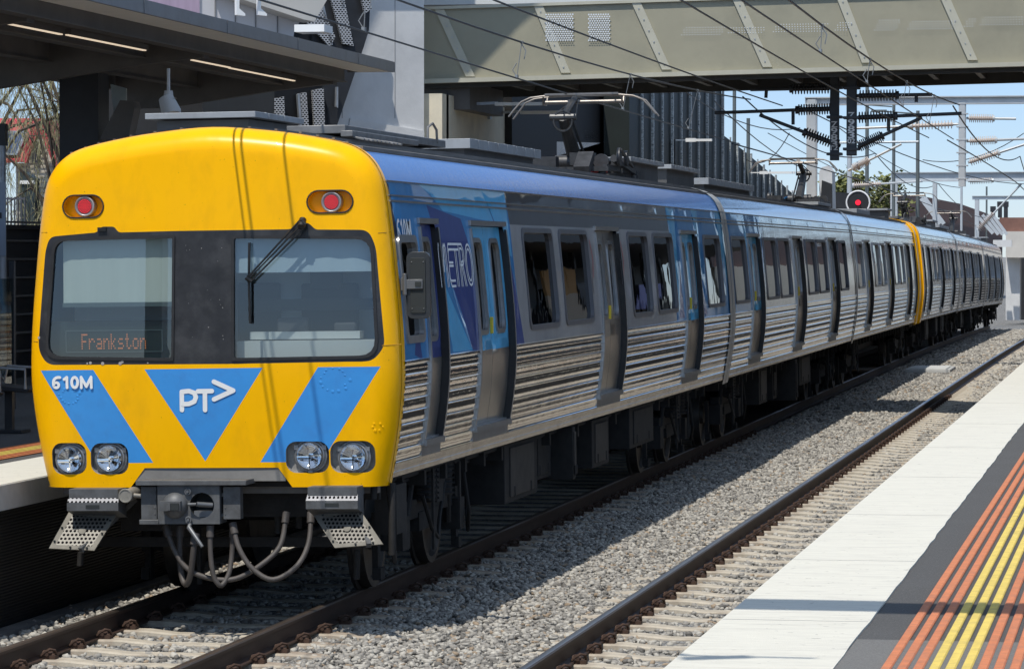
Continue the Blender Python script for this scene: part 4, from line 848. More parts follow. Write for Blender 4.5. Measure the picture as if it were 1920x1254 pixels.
m.add(vs,[(j*n+i,j*n+(i+1)%n,(j+1)*n+(i+1)%n,(j+1)*n+i) for j in range(8) for i in range(n)],0,True); m.box((u-.015,-.235,z+.0),(.17,.06,.075),mi=0); m.box((u+.02,-.255,z-.003),(.085,.05,.055),mi=1); m.box((u-.02,-.275,z-.003),(.03,.03,.055),mi=0)
m.build('coupler_head',[grm,cabd],cp,auto=50)
m=MB(); u,z=fp(378.5,947,YQ); m.tube([(u-.10,-.2,z+.01),(u-.03,-.21,z+.012)],.013,8); m.tube([(u-.03,-.2,z+.012),(u+.08,-.14,z+.0)],.02,8); m.box((u+.01,-.04,z-.07),(.16,.2,.05)); 
for x,y in((353,921),(354,974)): c=fp(x,y,YQ); torus(m,(c[0],-.175,c[1]),.022,.008,14,6); m.tube([(c[0],-.165,c[1]),(c[0],-.19,c[1])],.012,10)
c=fp(354,988,26.8); e=fp(382,1024,26.8); m.tube([(c[0],-.15,c[1]+.03),(c[0],-.2,c[1]),(e[0],-.24,e[1])],[.016,.02,.015],8); m.build('coupler_pin',M('pin_grey',(.16,.165,.17),.45,.4,var=.2),cp,auto=50)
for x0,x1,sg in((265,293,1),(419,450,-1)):
    m=MB(); bx_px(m,x0,912,x1,973,-.12,-.03)
    for q in(922,936,950,962): bx_px(m,(x1-4) if sg>0 else x0+2,q,(x1-1.5) if sg>0 else x0+4.5,q+3,-.125,-.12)
    bx_px(m,(x1 if sg>0 else x0-5),924,(x1+5 if sg>0 else x0),931,-.10,-.06); bx_px(m,(x1 if sg>0 else x0-5),962,(x1+5 if sg>0 else x0),969,-.10,-.06); m.build('electrical_head',grm,cp,bevel=.012)
hosem=M('hose_rubber',(.075,.065,.058),.6,0,var=.3,vs=8); 
def hose(P,r=.021,name='hose'):
    Q=[]; 
    for i,(x,y,yy) in enumerate(P): u,z=fp(x,y,27+yy); Q.append(Vector((u,yy,z)))
    out=[]
    for i in range(len(Q)-1):
        p0=Q[max(i-1,0)];p1=Q[i];p2=Q[i+1];p3=Q[min(i+2,len(Q)-1)]
        for k in range(6):
            t=k/6; out.append(.5*((2*p1)+(-p0+p2)*t+(2*p0-5*p1+4*p2-p3)*t*t+(-p0+3*p1-3*p2+p3)*t**3))
    out.append(Q[-1]); m=MB(); m.tube(out,r,10)
    for q in(0,-1): a=out[q]; bq=out[2] if q==0 else out[-3]; m.tube([a,a+(bq-a).normalized()*.09],r*1.5,10)
    m.build(name,hosem,R1,auto=60)
hose([(311,985,.0),(326,1029,-.05),(352,1066,-.08),(396,1084,-.08),(443,1084,-.05),(490,1058,0),(526,1021,.1),(537,960,.2)])
hose([(338,985,.05),(337,1040,.03),(341,1080,0),(349,1095,-.05),(357,1078,-.1),(363,1030,-.14),(367,1000,-.12)],.024)
hose([(394,985,-.1),(395,1040,-.12),(401,1080,-.12),(414.5,1097,-.1),(429,1075,-.05),(435,1035,0),(437,985,0)])
hose([(436,980,-.05),(448,1027,-.1),(474,1066,-.12),(513,1086,-.12),(557,1060,-.05),(579,1016,.05),(583,960,.15)])
stepm=holes('perforated_step_metal',(.15,.14,.12),30,.34,see=False); stepb=M('step_edge_metal',(.19,.175,.145),.7,.2,var=.25,vs=9); stept=holes('perforated_tread_metal',(.19,.19,.20),30,.30,see=False,hexa=False)
def step(tp,pl4,center):
    m=MB(); (a,b),(c,d)=fp(tp[0],tp[3],26.83),fp(tp[2],tp[1],26.83); w_=c-a
    m.box(((a+c)/2,-.02,d-.035),(w_,.25,.07),mi=0)                      # bracket behind
    z1=d-.02; m.add([(a-.01,-.17,z1-.085),(c+.01,-.17,z1-.085),(c,-.12,z1-.015),(a,-.12,z1-.015)],[(0,1,2,3)],1)
    m.add([(a-.01,-.172,z1-.085),(c+.01,-.172,z1-.085),(c+.01,-.172,z1-.15),(a-.01,-.172,z1-.15)],[(0,1,2,3)],0); m.box(((a+c)/2,-.165,z1-.118),(w_*.28,.02,.028),mi=2)
    m.add([(a-.01,-.17,z1-.15),(c+.01,-.17,z1-.15),(c+.01,.08,z1-.22),(a-.01,.08,z1-.22)],[(0,1,2,3)],0); m.add([(a-.01,-.17,z1-.085),(a,-.12,z1-.015),(a,.08,z1-.015),(a,.08,z1-.22),(a-.01,-.17,z1-.15)],[(0,1,2,3,4)],0); m.add([(c+.01,-.17,z1-.085),(c,-.12,z1-.015),(c,.08,z1-.015),(c,.08,z1-.22),(c+.01,-.17,z1-.15)],[(0,1,2,3,4)],0)
    ys=[.0,.0,-.20,-.20]; P=[fp(p[0],p[1],27+y) for p,y in zip(pl4,ys)]; Q=[Vector((p[0],y,p[1])) for p,y in zip(P,ys)]
    cc=sum(Q,Vector())/4; IN=[cc+(q-cc)*.78 for q in Q]
    m.add(Q+IN,[(i,(i+1)%4,4+(i+1)%4,4+i) for i in range(4)],3); m.add(IN,[(0,1,2,3)],4)
    nrm=(Q[1]-Q[0]).cross(Q[3]-Q[0]).normalized()*.006
    m.add([q-nrm for q in Q]+[q+nrm for q in Q],[(i,(i+1)%4,4+(i+1)%4,4+i) for i in range(4)],3)
    m.tube([cc+nrm*1.2,cc-nrm*1.2],.03,14,3)
    for i in range(4):
        for t in(.15,.55): p=(Q[i].lerp(Q[(i+1)%4],t)); p=p+(cc-p)*.1; m.box(p-nrm*1.5,(.014,.014,.014),mi=2)
    m.bar(Q[3].lerp(Q[2],.7),(Q[1].x*.92,.3,Q[1].z+.1),.04,.04,mi=0); m.build('step',[grm,stept,cabd,stepb,stepm],R1)
step((128,917,219,958),[(130,957),(219,964),(177,1032),(91,1028)],0)
step((576,913,668,958),[(588,966),(672,950),(719,1020),(628,1027)],0)
m=MB(); u,z=fp(235,929,YQ); m.tube([(u,-.16,z),(u,.0,z),(u,.2,z+.02)],.052,18); torus(m,(u,-.16,z),.05,.008,20,6); m.tube([(u,-.162,z),(u,-.150,z)],.044,16); m.tube([(u+.05,-.1,z),(u+.12,-.08,z-.01)],.018,8); m.build('horn',M('horn_metal',(.30,.28,.24),.5,.3,var=.3,vs=9),R1,auto=50)
m=MB()
for x,y0,y1,yy in((735,905,1040,.3),(700,905,935,.2),(520,905,1000,.5),(560,910,990,.55),(240,915,960,.35),(150,1035,1060,.2),(668,1030,1085,.5)): 
    a,b=fp(x,y1,27+yy); c,d=fp(x,y0,27+yy); m.tube([(a,yy,b),(a+.01,yy,d)],.028,8)
m.box((.3,.7,.82),(1.2,.5,.2)); m.box((-.6,.8,.75),(.6,.5,.3)); m.box((1.25,1.0,.75),(.18,.4,.4)); m.tube([(1.32,.6,.95),(1.38,.5,.6),(1.36,.6,.35),(1.3,.9,.4)],.02,6); m.bar((-1.15,.7,.5),(1.15,.7,.5),.05,.08); m.bar((-.3,.75,.15),(-.3,.75,.6),.03,.05)
m.build('pipework',under,R1,auto=50)
# side lettering, mirror
def sdec(vs,fs,name,mat,o=.005): 
    m=MB()
    for f in fs: m.add([(sec(vs[i][1])+o,vs[i][0],vs[i][1]) for i in f],[tuple(range(len(f)))])
    m.build(name,mat,R1,norm=False)
m=MB(); bold610(lambda P,k:m.add([(sec(2.93+b)+.010+.0001*k,.46+a,2.93+b) for a,b in P],[tuple(range(len(P)))]),.52,.165,.03); m.build('lettering',whm,R1,norm=False)
lsm=M('silver_lettering',(.75,.78,.80),.5,0); V=[];Fc=[];(a0,zb),(a1,zt)=sp(830,521),sp(893,450); W=a1-a0; Hh=.345; zb=zt-.36-.0
zb,zt=2.54,2.90; a0+=.05; W-=.03
def ms(P,w=.028):
    v,f=stroke([(a0+p[0]*W,zb+p[1]*(zt-zb)) for p in P],w,4); o=len(V); V.extend(v); Fc.extend(tuple(i+o for i in g) for g in f)
for dx in(0,.035):
    ms([(0+dx,0),(0+dx,.85),(.02+dx,1),(.05+dx,.9),(.11+dx*.5,.35),(.17-dx,.9),(.2-dx,1),(.22-dx,.85),(.22-dx,0)],.02)
for dz in(0,.13):
    ms([(.42,1-dz),(.30,1-dz),(.28,.9-dz),(.28,.56)],.02); ms([(.40,.56-dz*.6),(.28,.56-dz*.6)],.02); ms([(.42,0+dz),(.30,0+dz),(.27,.12+dz*.3),(.27,.45)],.02)
for dz in(0,.13): ms([(.42,1-dz),(.60,1-dz)],.02)
for dx in(-.02,.02): ms([(.50+dx,.87),(.50+dx,0)],.02)
for d in(0,.035):
    ms([(.60+d,0),(.60+d,1-d*3),(.70-d*.3,1-d*3),(.745-d,.85),(.745-d,.62),(.70-d*.5,.5+d*2),(.62+d,.5+d*2)],.02)
for d in(-.018,.018): ms([(.67+d,.5),(.74+d,0)],.02)
for d in(0,.035): ms([(.89+(.11-d)*math.cos(t),.5+(.5-d*3.2)*math.sin(t)) for t in np.linspace(0,2*math.pi,17)],.02)
sdec(V,Fc,'lettering',lsm)
m=MB(); (a,b),(c,d)=sp(779,448),sp(786,415); 
m.add([(sec(z)+.004,y,z) for y,z in((a,2.93),(a+.16,2.93),(a+.16,3.08),(a,3.08))],[(0,1,2,3)]); m.add([(sec(3.0)+.007,a+.07,2.96),(sec(3.0)+.007,a+.09,2.96),(sec(3.05)+.007,a+.09,3.05),(sec(3.05)+.007,a+.07,3.05)],[(0,1,2,3)],1); m.add([(sec(3.0)+.007,a+.03,2.995),(sec(3.0)+.007,a+.13,2.995),(sec(3.0)+.007,a+.13,3.015),(sec(3.0)+.007,a+.03,3.015)],[(0,1,2,3)],1)
m.build('notice_sticker',[B4,whm],R1,norm=False)
m=MB(); lo=rrect(.43,2.10,1.14,2.97,.08); li=rrect(.49,2.16,1.08,2.91,.05); ring(m,lo,li,sw(1),.02,.03); o=m.build('cab_window_frame',frm,R1,auto=50); m=MB(); cdt_mesh(m,rrect(.47,2.14,1.10,2.93,.06),[],sw(1),-.02,pts=[(.8,2.4),(.8,2.7)]); m.build('cab_window',wglass,o)
m=MB()
mr=rrect(1.545,2.30,1.735,2.83,.05); my=.36
m.prism([(p[0],my,p[1]) for p in mr],(0,0,0),(0,.05,0),0)
m.prism([(p[0],my-.010,p[1]) for p in rrect(1.575,2.345,1.70,2.785,.02)],(0,0,0),(0,.01,0),1)
for z in(2.38,2.75):
    for x in(1.59,1.685): m.cyl((x,my-.010,z),(x,my-.015,z),.006,.006,8,2)
m.tube([(1.535,my-.02,2.49),(1.535,my-.02,2.66)],.018,10,2); m.box((1.60,my-.012,2.575),(.16,.03,.075),mi=2); m.box((1.645,my-.03,2.575),(.05,.01,.04),mi=1); m.box((1.52,my+.03,2.575),(.04,.10,.10),mi=2)
m.build('side_mirror',[M('mirror_casing',(.035,.037,.039),.35,.2,var=.2),cabd,M('mirror_bracket',(.16,.16,.16),.4,.5)],R1,bevel=.006)
# red and grey arrow marks beside the middle door
arr=M('faded_red_mark',(.42,.10,.09),.5); ga=M('faded_grey_mark',(.09,.09,.10),.5)
for y0 in(10.02,12.22):
    for P_s,mt in(([(0,2.95),(.17,2.76),(0,2.57)],arr),([(-.28,2.70),(-.28,2.48)],ga),([(-.16,2.55),(-.10,2.4)],ga),([(-.30,2.74),(-.18,2.74),(-.18,2.62),(-.28,2.62)],ga)):
        v,f=stroke([(y0+a*.55+.12,b) for a,b in P_s],.032,4); sdec(v,f,'arrow_mark',mt)
# ---------------------------------------------------------------- other carriages
def car_place(o,Yf,Yb,flip):
    a=Vector((TX+off(Yf),Yf,drop(Yf))); b=Vector((TX+off(Yb),Yb,drop(Yb))); d=b-a
    if flip: a,b=b,a; d=-d
    o.location=a; rz=math.atan2(d.y,d.x)-math.pi/2; rx=math.asin(d.z/d.length)
    o.rotation_mode='XYZ'; Rm=Matrix.Rotation(rz,4,'Z')@Matrix.Rotation(rx,4,'X')@Matrix.Rotation(-RHO*(-1 if flip else 1),4,'Y'); o.rotation_euler=Rm.to_euler()
PC=22.55
YB=[27+22.4]+[27+22.4+PC*i for i in range(1,6)]
def T_car(root,L,tint):
    doors=[(2.75,4.4),(9.6,11.25),(16.5,18.15)]; wins=[(.55,2.35),(4.95,6.75),(7.1,8.95),(11.9,13.7),(14.05,15.9),(18.6,20.4)]
    lv=None
    if tint:
        pol=[([(.05,3.4),(.5,3.4),(.3,2.6)],3),([(.05,2.0),(.1,2.6),(.5,2.0)],4),([(4.4,3.4),(4.95,3.4),(4.6,2.0),(4.4,2.0)],2),([(2.35,3.4),(2.75,3.4),(2.75,2.7)],3)]
        def mf(y,z):
            for p,i in pol:
                if pip(y,z,p): return i
            return 2 if y<4.4 else 6
        lv=([[(min(max(a,.051),21),min(max(b,1.961),3.399)) for a,b in p] for p,_ in pol]+[[(4.4,3.08),(4.41,3.08),(4.41,3.399),(4.4,3.399)]],mf,lambda y:y<4)
    for s in(1,-1):
        car_side(root,s,L,.04,doors,wins,lv)
    roof(root,L,.04,False); endwall(root,L,1); endwall(root,.04,-1); bogie(root,3.0,False); bogie(root,L-3.3,False)
    boxes(root,L,[(6.0,7.2,.42,1.0,1.0,1),(8.6,9.2,.4,1.0,.95,0),(10.5,10.7,.3,1.0,1.15,0),(12.5,14.6,.48,1.0,1.02,1)])
    runit(root,.5,3.8,-.75,.62,3.82,4.10); runit(root,4.9,11.5,-.8,.62,3.80,4.0,.10)
# livery material list needs the plain steel as index 6 for the middle car
_cs=car_side
def car_side2(root,s,L,y0,doors,wins,liv=None,cab=None):
    _cs(root,s,L,y0,doors,wins,liv,cab)
R2=empty('train_carriage'); tag(R2,'second carriage, bare fluted steel with a blue patch at its near end','train carriage',TRAING); T_car(R2,PC-.06,True); car_place(R2,YB[0]+.16,YB[1]-.42,False)
for o in [c for c in COL.objects if c.parent==R2 and c.name.startswith('side_wall')]: 
    while len(o.data.materials)<7: o.data.materials.append(steelb)
R5=empty('train_carriage'); tag(R5,'fifth carriage, plain steel, between the carriage behind the yellow band and the last one','train carriage',TRAING); T_car(R5,PC-.06,False); car_place(R5,YB[3]+.34,YB[4]-.14,False)
R3=empty('train_carriage'); tag(R3,'third carriage, all bare steel, ending at the yellow band','train carriage',TRAING); M_car(R3,PC-.16,False,False,3.88)
for o in (cf,cs): 
    q=o.copy(); COL.objects.link(q); q.parent=R3
m=MB(); n=len(pf_); m.add([(a*.99,.24,b-.02) for a,b in pf_]+[(a*1.022,.24,b+.02) for a,b in pf_]+[(a*1.022,.85,b+.02) for a,b in pf_]+[(a*.99,.85,b-.02) for a,b in pf_],[(k*n+i,k*n+i+1,(k+1)*n+i+1,(k+1)*n+i) for k in range(3) for i in range(n-1)],0,False); m.build('yellow_cab_band',yellow,R3,auto=60)
for o in [c for c in COL.objects if c.parent==R1 and c.name.split('.')[0] in('windscreen','windscreen_gasket','headlight','tail_light','lamp_recess','buffer_beam')]:
    q=o.copy(); COL.objects.link(q); q.parent=R3
tc_=tree_cache(R3)
R4=copy_tree(R3,None,tc_); R6=copy_tree(R3,None,tc_)
for q in [c for c in COL.objects if c.parent==R6 and c.name.startswith('yellow_cab_band')]: bpy.data.objects.remove(q)
R4['label']='fourth carriage, bare steel, directly behind the yellow band'; R6['label']='last carriage of the train at the far end near the concrete underpass'
car_place(R3,YB[1]-.28,YB[2]-.42,True); car_place(R4,YB[2]+.42,YB[3]+.28,False); car_place(R6,YB[4]+.02,YB[5]-.02,True)
# ================================================================ station structures
def hx(*c): return tuple(c)
conc1=M('pale_concrete',(.64,.64,.63),.85,var=.06,vs=1.5,dirt=(.33,.33,.33),ds=.8,da=.35,bump=.003,bs=12); conc2=M('beige_concrete',(.72,.65,.50),.85,var=.08,vs=1.5,dirt=(.30,.29,.26),ds=1,da=.4)
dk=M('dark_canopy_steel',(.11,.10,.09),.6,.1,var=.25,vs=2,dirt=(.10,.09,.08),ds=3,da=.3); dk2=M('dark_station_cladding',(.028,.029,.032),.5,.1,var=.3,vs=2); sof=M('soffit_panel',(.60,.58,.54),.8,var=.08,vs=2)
fas=M('fascia_metal',(.20,.20,.205),.45,.3,var=.1,vs=2,dirt=(.13,.12,.11),ds=4,da=.4)
tube_l=glow('lamp_strip',(1,.80,.58),.6,(.8,.75,.65))
# left canopy -------------------------------------------------------
KC=1.21
CN=empty('station_canopy',(-11,30,1)); tag(CN,'dark steel platform canopy with strip lights over the left platform','canopy')
def cbld(m,n,mt,**k):
    m.v=[tuple(C0+(Vector(v)-C0)*KC) for v in m.v]; o=m.build(n,mt,None,**k); o.parent=CN; o.location=(11,-30,-1); return o
YC=42.8
m=MB(); m.box((-9.32,(2+YC)/2,5.145),(.03,YC-2,.13)); m.box((-9.6,YC-.005,5.145),(.6,.02,.12))
for y in np.arange(4.8,YC,3.0): m.box((-9.302,y,5.145),(.006,.012,.132))
cbld(m,'fascia',fas)
m=MB(); m.box((-11.6,(2+YC)/2,5.19),(4.56,YC-2.05,.03)); cbld(m,'roof_sheet',fas)
m=MB(); m.box((-9.55,(2+YC)/2,5.09),(.42,YC-2.1,.012)); cbld(m,'soffit',M('soffit_light',(.78,.76,.70),.7,var=.06,vs=2))
m=MB(); m.box((-11.8,(2+41.8)/2,5.12),(3.9,39.8,.012)); cbld(m,'soffit',sof)
for x,zz,h in((-9.80,5.02,.17),(-10.55,5.0,.20),(-11.6,4.98,.22),(-12.7,4.98,.22)):
    m=MB(); m.box((x,(2+42)/2,zz),(.09,40,h)); m.box((x,(2+42)/2,zz-h/2-.004),(.16,40,.012)); cbld(m,'purlin',dk)
for y in (12,18,24,30,35.9,41.8):
    m=MB(); m.prism([(-9.88,y,5.08),(-9.88,y,4.90),(-10.6,y,4.82),(-12.0,y,4.62),(-12.6,y,4.62),(-12.6,y,5.08)] if y>41 else [(-9.88,y,5.08),(-9.88,y,4.90),(-10.6,y,4.82),(-12.4,y,4.55),(-13.9,y,4.3),(-13.9,y,5.08)],(0,0,0),(0,.14,0)); m.box((-9.86,y+.07,4.99),(.03,.22,.2)); cbld(m,'rafter',dk)
for y0,y1,x in [(atZ(a,b,4.93).y,atZ(c,d,4.93).y,atZ((a+c)/2,(b+d)/2,4.93).x) for a,b,c,d in((0,43,118,65),(122,66,275,95),(360,113,430,127),(433,128,549,152))]:
    m=MB(); m.box((x,(y0+y1)/2,4.96),(.08,y1-y0,.05)); o=cbld(m,'lamp_housing',dk); m=MB(); m.box((x+.0,(y0+y1)/2,4.930),(.035,y1-y0,.012)); m.v=[tuple(C0+(Vector(v)-C0)*KC) for v in m.v]; q=m.build('lamp_strip',tube_l,o)
for y in(12,18,24,30):
    m=MB(); m.box((-13.6,y,2.9),(.30,.30,3.9)); cbld(m,'column',dk)
# low black wall and back of the platform ---------------------------
def P3(x,y,P0,n): d=ray(x,y); n=Vector(n); return C0+d*((Vector(P0)-C0).dot(n)/d.dot(n))
lv=M('black_louvre',(.012,.0125,.014),.4,.1,var=.2,vs=3)
m=MB(); m.box((-16.5,42,2.1),(.1,58,2.2)); 
for k in range(8): m.box((-16.42,42,1.4+k*.27),(.06,58,.03),mi=1); 
m.box((-16.45,42,3.22),(.22,58,.06)); tag(m.build('platform_wall',[lv,dk]),'low black slatted wall along the back of the left platform','wall')
# far building block under the canopy that closes the view
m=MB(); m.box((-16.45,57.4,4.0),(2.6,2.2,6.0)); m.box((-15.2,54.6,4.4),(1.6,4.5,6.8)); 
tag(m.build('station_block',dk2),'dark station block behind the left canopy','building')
colm=MB(); a=atX(140,160,-14.4); b=atX(176,255,-14.4)
a=atX(158,200,-14.4); colm.box((-14.4,a.y,3.5),(.55,.5,5.0)); tag(colm.build('canopy_post',dk2),'black upright post under the left canopy beside the bare tree','post')
# pale screens
scr=M('pale_screen',(.40,.45,.44),.5,.1,var=.2,vs=3)
for P in([(172,152),(192,156),(204,225),(186,256)],[(207,158),(236,166),(236,200),(213,210)]):
    Y=47; q=[atY(x,y,Y) for x,y in P]; m=MB(); m.prism(q,(0,0,0),(0,.05,0)); tag(m.build('leaning_screen',scr),'pale leaning screen panel under the canopy, '+('left of the pair' if P[0][0]==172 else 'right of the pair'),'screen')
m=MB(); q=[atY(x,y,46) for x,y in[(187,262),(225,188),(250,190),(252,203),(240,262)]]; m.prism(q,(0,0,0),(0,.3,0)); tag(m.build('stair_stringer',dk),'dark sloping stair side under the left canopy','stairs')
m=MB(); c=atY(316,196,40); m.tube([c+Vector((0,0,.16)),c+Vector((0,0,.08)),c+Vector((0,0,.07))],[.05,.06,.1],14); m.tube([c+Vector((-.03,0,.07)),c+Vector((.05,-.06,-.10)),c+Vector((.06,-.07,-.13))],[.09,.12,.105],18); m.tube([c+Vector((0,0,.16)),c+Vector((0,0,.42))],.02,6)
tag(m.build('ceiling_camera',M('camera_housing',(.42,.41,.39),.5,var=.1),auto=50),'round grey camera housing hanging under the left canopy','camera')
m=MB(); c=atY(440,230,38); m.box((c.x,c.y,c.z-.02),(1.6,.3,.10)); 
# shelter glass and seats on the left platform
gm=glass('shelter_glass',(.45,.55,.58),.8,.02,1.5)
m=MB(); m.box((-12.9,37.5,1.9),(.03,2.4,1.3)); m.box((-12.9,36.3,1.9),(.06,.06,1.7),mi=1); m.box((-12.9,38.7,1.9),(.06,.06,1.7),mi=1); tag(m.build('glass_screen',[gm,dk2]),'glass screen beside the seats on the left platform','glass screen')
seatm=M('seat_mesh_black',(.035,.035,.037),.5,.3,var=.2)
for i,y in enumerate((33.0,34.3)):
    m=MB(); x=-11.5-.0*i; m.prism([(x-.25,y,1.45),(x+.22,y,1.42),(x+.25,y,1.46),(x-.18,y,1.50),(x-.34,y,1.95),(x-.38,y,1.95)],(0,0,0),(0,.5,0)); o=m.build('waiting_chair',seatm,bevel=.01); m=MB(); m.box((x-.05,y+.25,1.22),(.08,.08,.42)); m.box((x-.05,y+.25,1.02),(.35,.3,.03)); m.build('leg',seatm,o)
    for s_ in(0,.5): m=MB(); m.tube([(x-.2,y+s_,1.48),(x-.15,y+s_,1.68),(x+.2,y+s_,1.66),(x+.2,y+s_,1.46)],.015,6); m.build('armrest',steel,o)
    m=MB(); tag(o,('nearer' if i==0 else 'farther')+' black metal seat on the left platform behind the train front','seat','platform seats')
# sign pole at the extreme left, bollard, railing
c=atY(3,300,46); m=MB(); m.cyl((c.x,46,1),(c.x,46,4.4),.06,.06,12); m.box((c.x+.0,46,4.45),(.14,.12,.3),mi=1); m.box((c.x,45.93,3.3),(.16,.02,1.0),mi=2); m.box((c.x,45.915,3.35),(.05,.004,.08),mi=1); tag(m.build('sign_pole',[steel,dk2,M('sign_grey_blue',(.30,.34,.40),.5)]),'grey pole with a black box on top at the left edge','sign pole')
c0=atY(38,400,58); c1=atY(66,400,58); m=MB(); x0,x1=c0.x,c1.x; zt=atY(50,322,58).z; m.prism([(x0,58,0),(x1,58,0),(x1,58,zt-.12),(x0+.08,58,zt),(x0,58,zt)],(0,0,0),(0,.25,0)); zb=atY(50,342,58).z; m.box(((x0+x1)/2,57.99,zb),(x1-x0+.01,.04,.06),mi=1); tag(m.build('ticket_post',[M('dark_teal_post',(.035,.05,.052),.5,var=.2),whm]),'dark flat-topped post with a white band beside the railing','post')
m=MB()
for k in range(7): c=atY(8+k*6.5,400,55); m.tube([(c.x,55,1.2),(c.x,55,3.75)],.014,6)
for z in(1.3,3.72): m.bar((atY(0,400,55).x-.5,55,z),(atY(48,400,55).x,55,z),.03,.03)
tag(m.build('railing',M('railing_grey',(.10,.10,.11),.5,.4)),'dark upright bar railing beyond the left platform','railing')
# parked car seen between the bars
cx=atY(26,400,66).x; carp=M('car_silver_paint',(.55,.56,.58),.3,.3,coat=.5); R=empty('parked_car',(cx,66,1.2)); tag(R,'silver parked car with red tail light behind the railing','car')
def shp(P,w0,w1,mt,name,mi=0,yo=0,par=R,bev=.04):
    m=MB(); m.prism([(w0,p[0],p[1]) for p in P],(0,0,0),(w1-w0,0,0)); return m.build(name,mt,par,bevel=bev)
b_=shp([(0,.35),(4.3,.35),(4.35,.8),(3.3,.95),(2.8,1.42),(.7,1.45),(.1,1.0),(-.02,.8)],-.85,.85,carp,'body')
shp([(.10,1.0),(.66,1.40),(.62,1.43),(.05,1.03)],-.68,.68,M('car_glass',(.02,.025,.03),.05,0,coat=1),'rear_window',bev=0)
for s_ in(-1,1):
    m=MB(); m.box((s_*.74,-.02,.85),(.16,.06,.30)); m.build('tail_light',M('car_tail_red',(.55,.02,.03),.25,coat=.5),R,bevel=.01)
    for y_ in(.8,3.4): m=MB(); m.cyl((s_*.66,y_,.32),(s_*.88,y_,.32),.32,.32,20); w__=m.build('wheel',black,R); m=MB(); m.cyl((s_*.885,y_,.32),(s_*.89,y_,.32),.2,.2,16); m.build('rim',steel,w__)
m=MB(); m.box((0,-.04,.45),(1.6,.1,.16)); m.build('bumper',carp,R,bevel=.03)
# house with a red roof
HB=empty('house',(-24,74,0)); tag(HB,'weatherboard house with red metal roof and solar panel','house')
hw=M('weatherboard_cream',(.50,.46,.38),.8,var=.1,vs=2); rr=M('red_roof_metal',(.46,.055,.06),.55,.05,var=.12,vs=2,dirt=(.30,.05,.05),ds=2,da=.4)
def hp(x,y,Y): p=atY(x,y,Y); return Vector((p.x+24,p.y-74,p.z))
g1,g2,g3=hp(46,306,72),hp(77,236,72),hp(112,330,72)
m=MB(); P=[hp(46,306,72),hp(77,234,72),hp(108,300,72),hp(112,430,72),hp(30,430,72),hp(30,306,72)]; m.prism(P,(0,0,0),(0,6,0))
for k in range(22): 
    z=hp(60,430,72).z+k*.11; m.box((hp(70,300,72).x,-2.02,z),(.9*(1 if k<14 else .5),.02,.012),mi=1)
m.build('wall',[hw,M('board_gap',(.25,.22,.18),.9)],HB)
m=MB(); A=hp(-30,308,71.5);B=hp(44,304,71.5);Cc=hp(75,228,71.5);D=hp(-20,230,71.5); m.prism([A,B,hp(77,228,74),hp(-40,228,74)],(0,0,0),(0,.0,.07))
E_=hp(113,322,71.5); m.prism([Cc,E_,E_+Vector((0,5,0)),Cc+Vector((0,5,0))],(0,0,0),(0,0,.06)); m.bar(B,Cc,.12,.14); m.bar(Cc,E_,.12,.14)
rf=m.build('roof',rr,HB)
m=MB(); q=[hp(4,292,71.6),hp(34,292,71.6),hp(50,250,72.9),hp(14,250,72.9)]; m.prism(q,(0,-.05,.02),(0,.06,.03)); 
for i in range(4): m.bar(q[i]+Vector((0,-.06,.03)),q[(i+1)%4]+Vector((0,-.06,.03)),.05,.04,mi=1)
m.build('solar_panel',[M('solar_cells',(.03,.05,.12),.2,.2,var=.5,vs=9,coat=.6),steel],rf)
m=MB(); q=hp(65,285,71.9); m.box(q,(.14,.05,.45)); m.build('gable_vent',M('vent_dark',(.04,.04,.05),.7),HB)
# station upper cladding (turned towards the tracks) ------------------
SB=empty('station_building',(-14,46,5)); tag(SB,'pale panelled upper storey of the station building above the canopy','building')
AN=math.radians(50); nW=Vector((math.cos(AN),-math.sin(AN),0))
def wallpoly(P,P0,th,mt,name,par=None,push=0,nn=None):
    nn=nn or nW; q=[P3(x,y,P0,nn)+nn*push for x,y in P]; m=MB(); m.prism(q,(0,0,0),-nn*th)
    o=m.build(name,mt); 
    if par: o.parent=par; o.location=-Vector(par.location)
    return o
pc=M('pale_cladding',(.60,.59,.60),.6,var=.04,vs=1); pc2=M('beige_cladding',(.50,.48,.44),.6,var=.05,vs=1); pcp=M('mauve_cladding',(.44,.33,.42),.5,var=.18,vs=1.2,st=(6,6,.6))
Pb=atY(560,50,48)
wallpoly([(150,-60),(600,-60),(588,0),(552,58),(545,110),(150,110)],Pb,.3,pc,'upper_wall',SB)
wallpoly([(395,-60),(600,-60),(590,2),(566,44),(545,40),(398,-8)],Pb,.35,pc2,'eave_panel',SB,push=.4)
wallpoly([(150,-60),(372,-60),(372,60),(150,20)],Pb,.03,pcp,'mauve_panel',SB,push=.04)
for x in(402,440,478,519): wallpoly([(x,-20),(x+1.2,-20),(x+1.2,90),(x,90)],Pb,.02,M('panel_joint',(.2,.2,.2),.8),'panel_joint',SB,push=.025)
for x in(374,414): wallpoly([(x-.5,-30),(x+6,-30),(x+5,26),(x+16,36),(x+16,40),(x,38)],Pb,.06,whm,'ladder_bracket',SB,push=1.2)
wallpoly([(383,-3),(434,-3+6),(434,12),(383,4)],Pb,.04,whm,'ladder_rail',SB,push=1.25)
c=P3(534,62,Pb,nW)+nW*.9; m=MB(); m.box(c,(.42,.5,.10)); o=m.build('floodlight',whm); o.parent=SB; o.location=-Vector(SB.location)
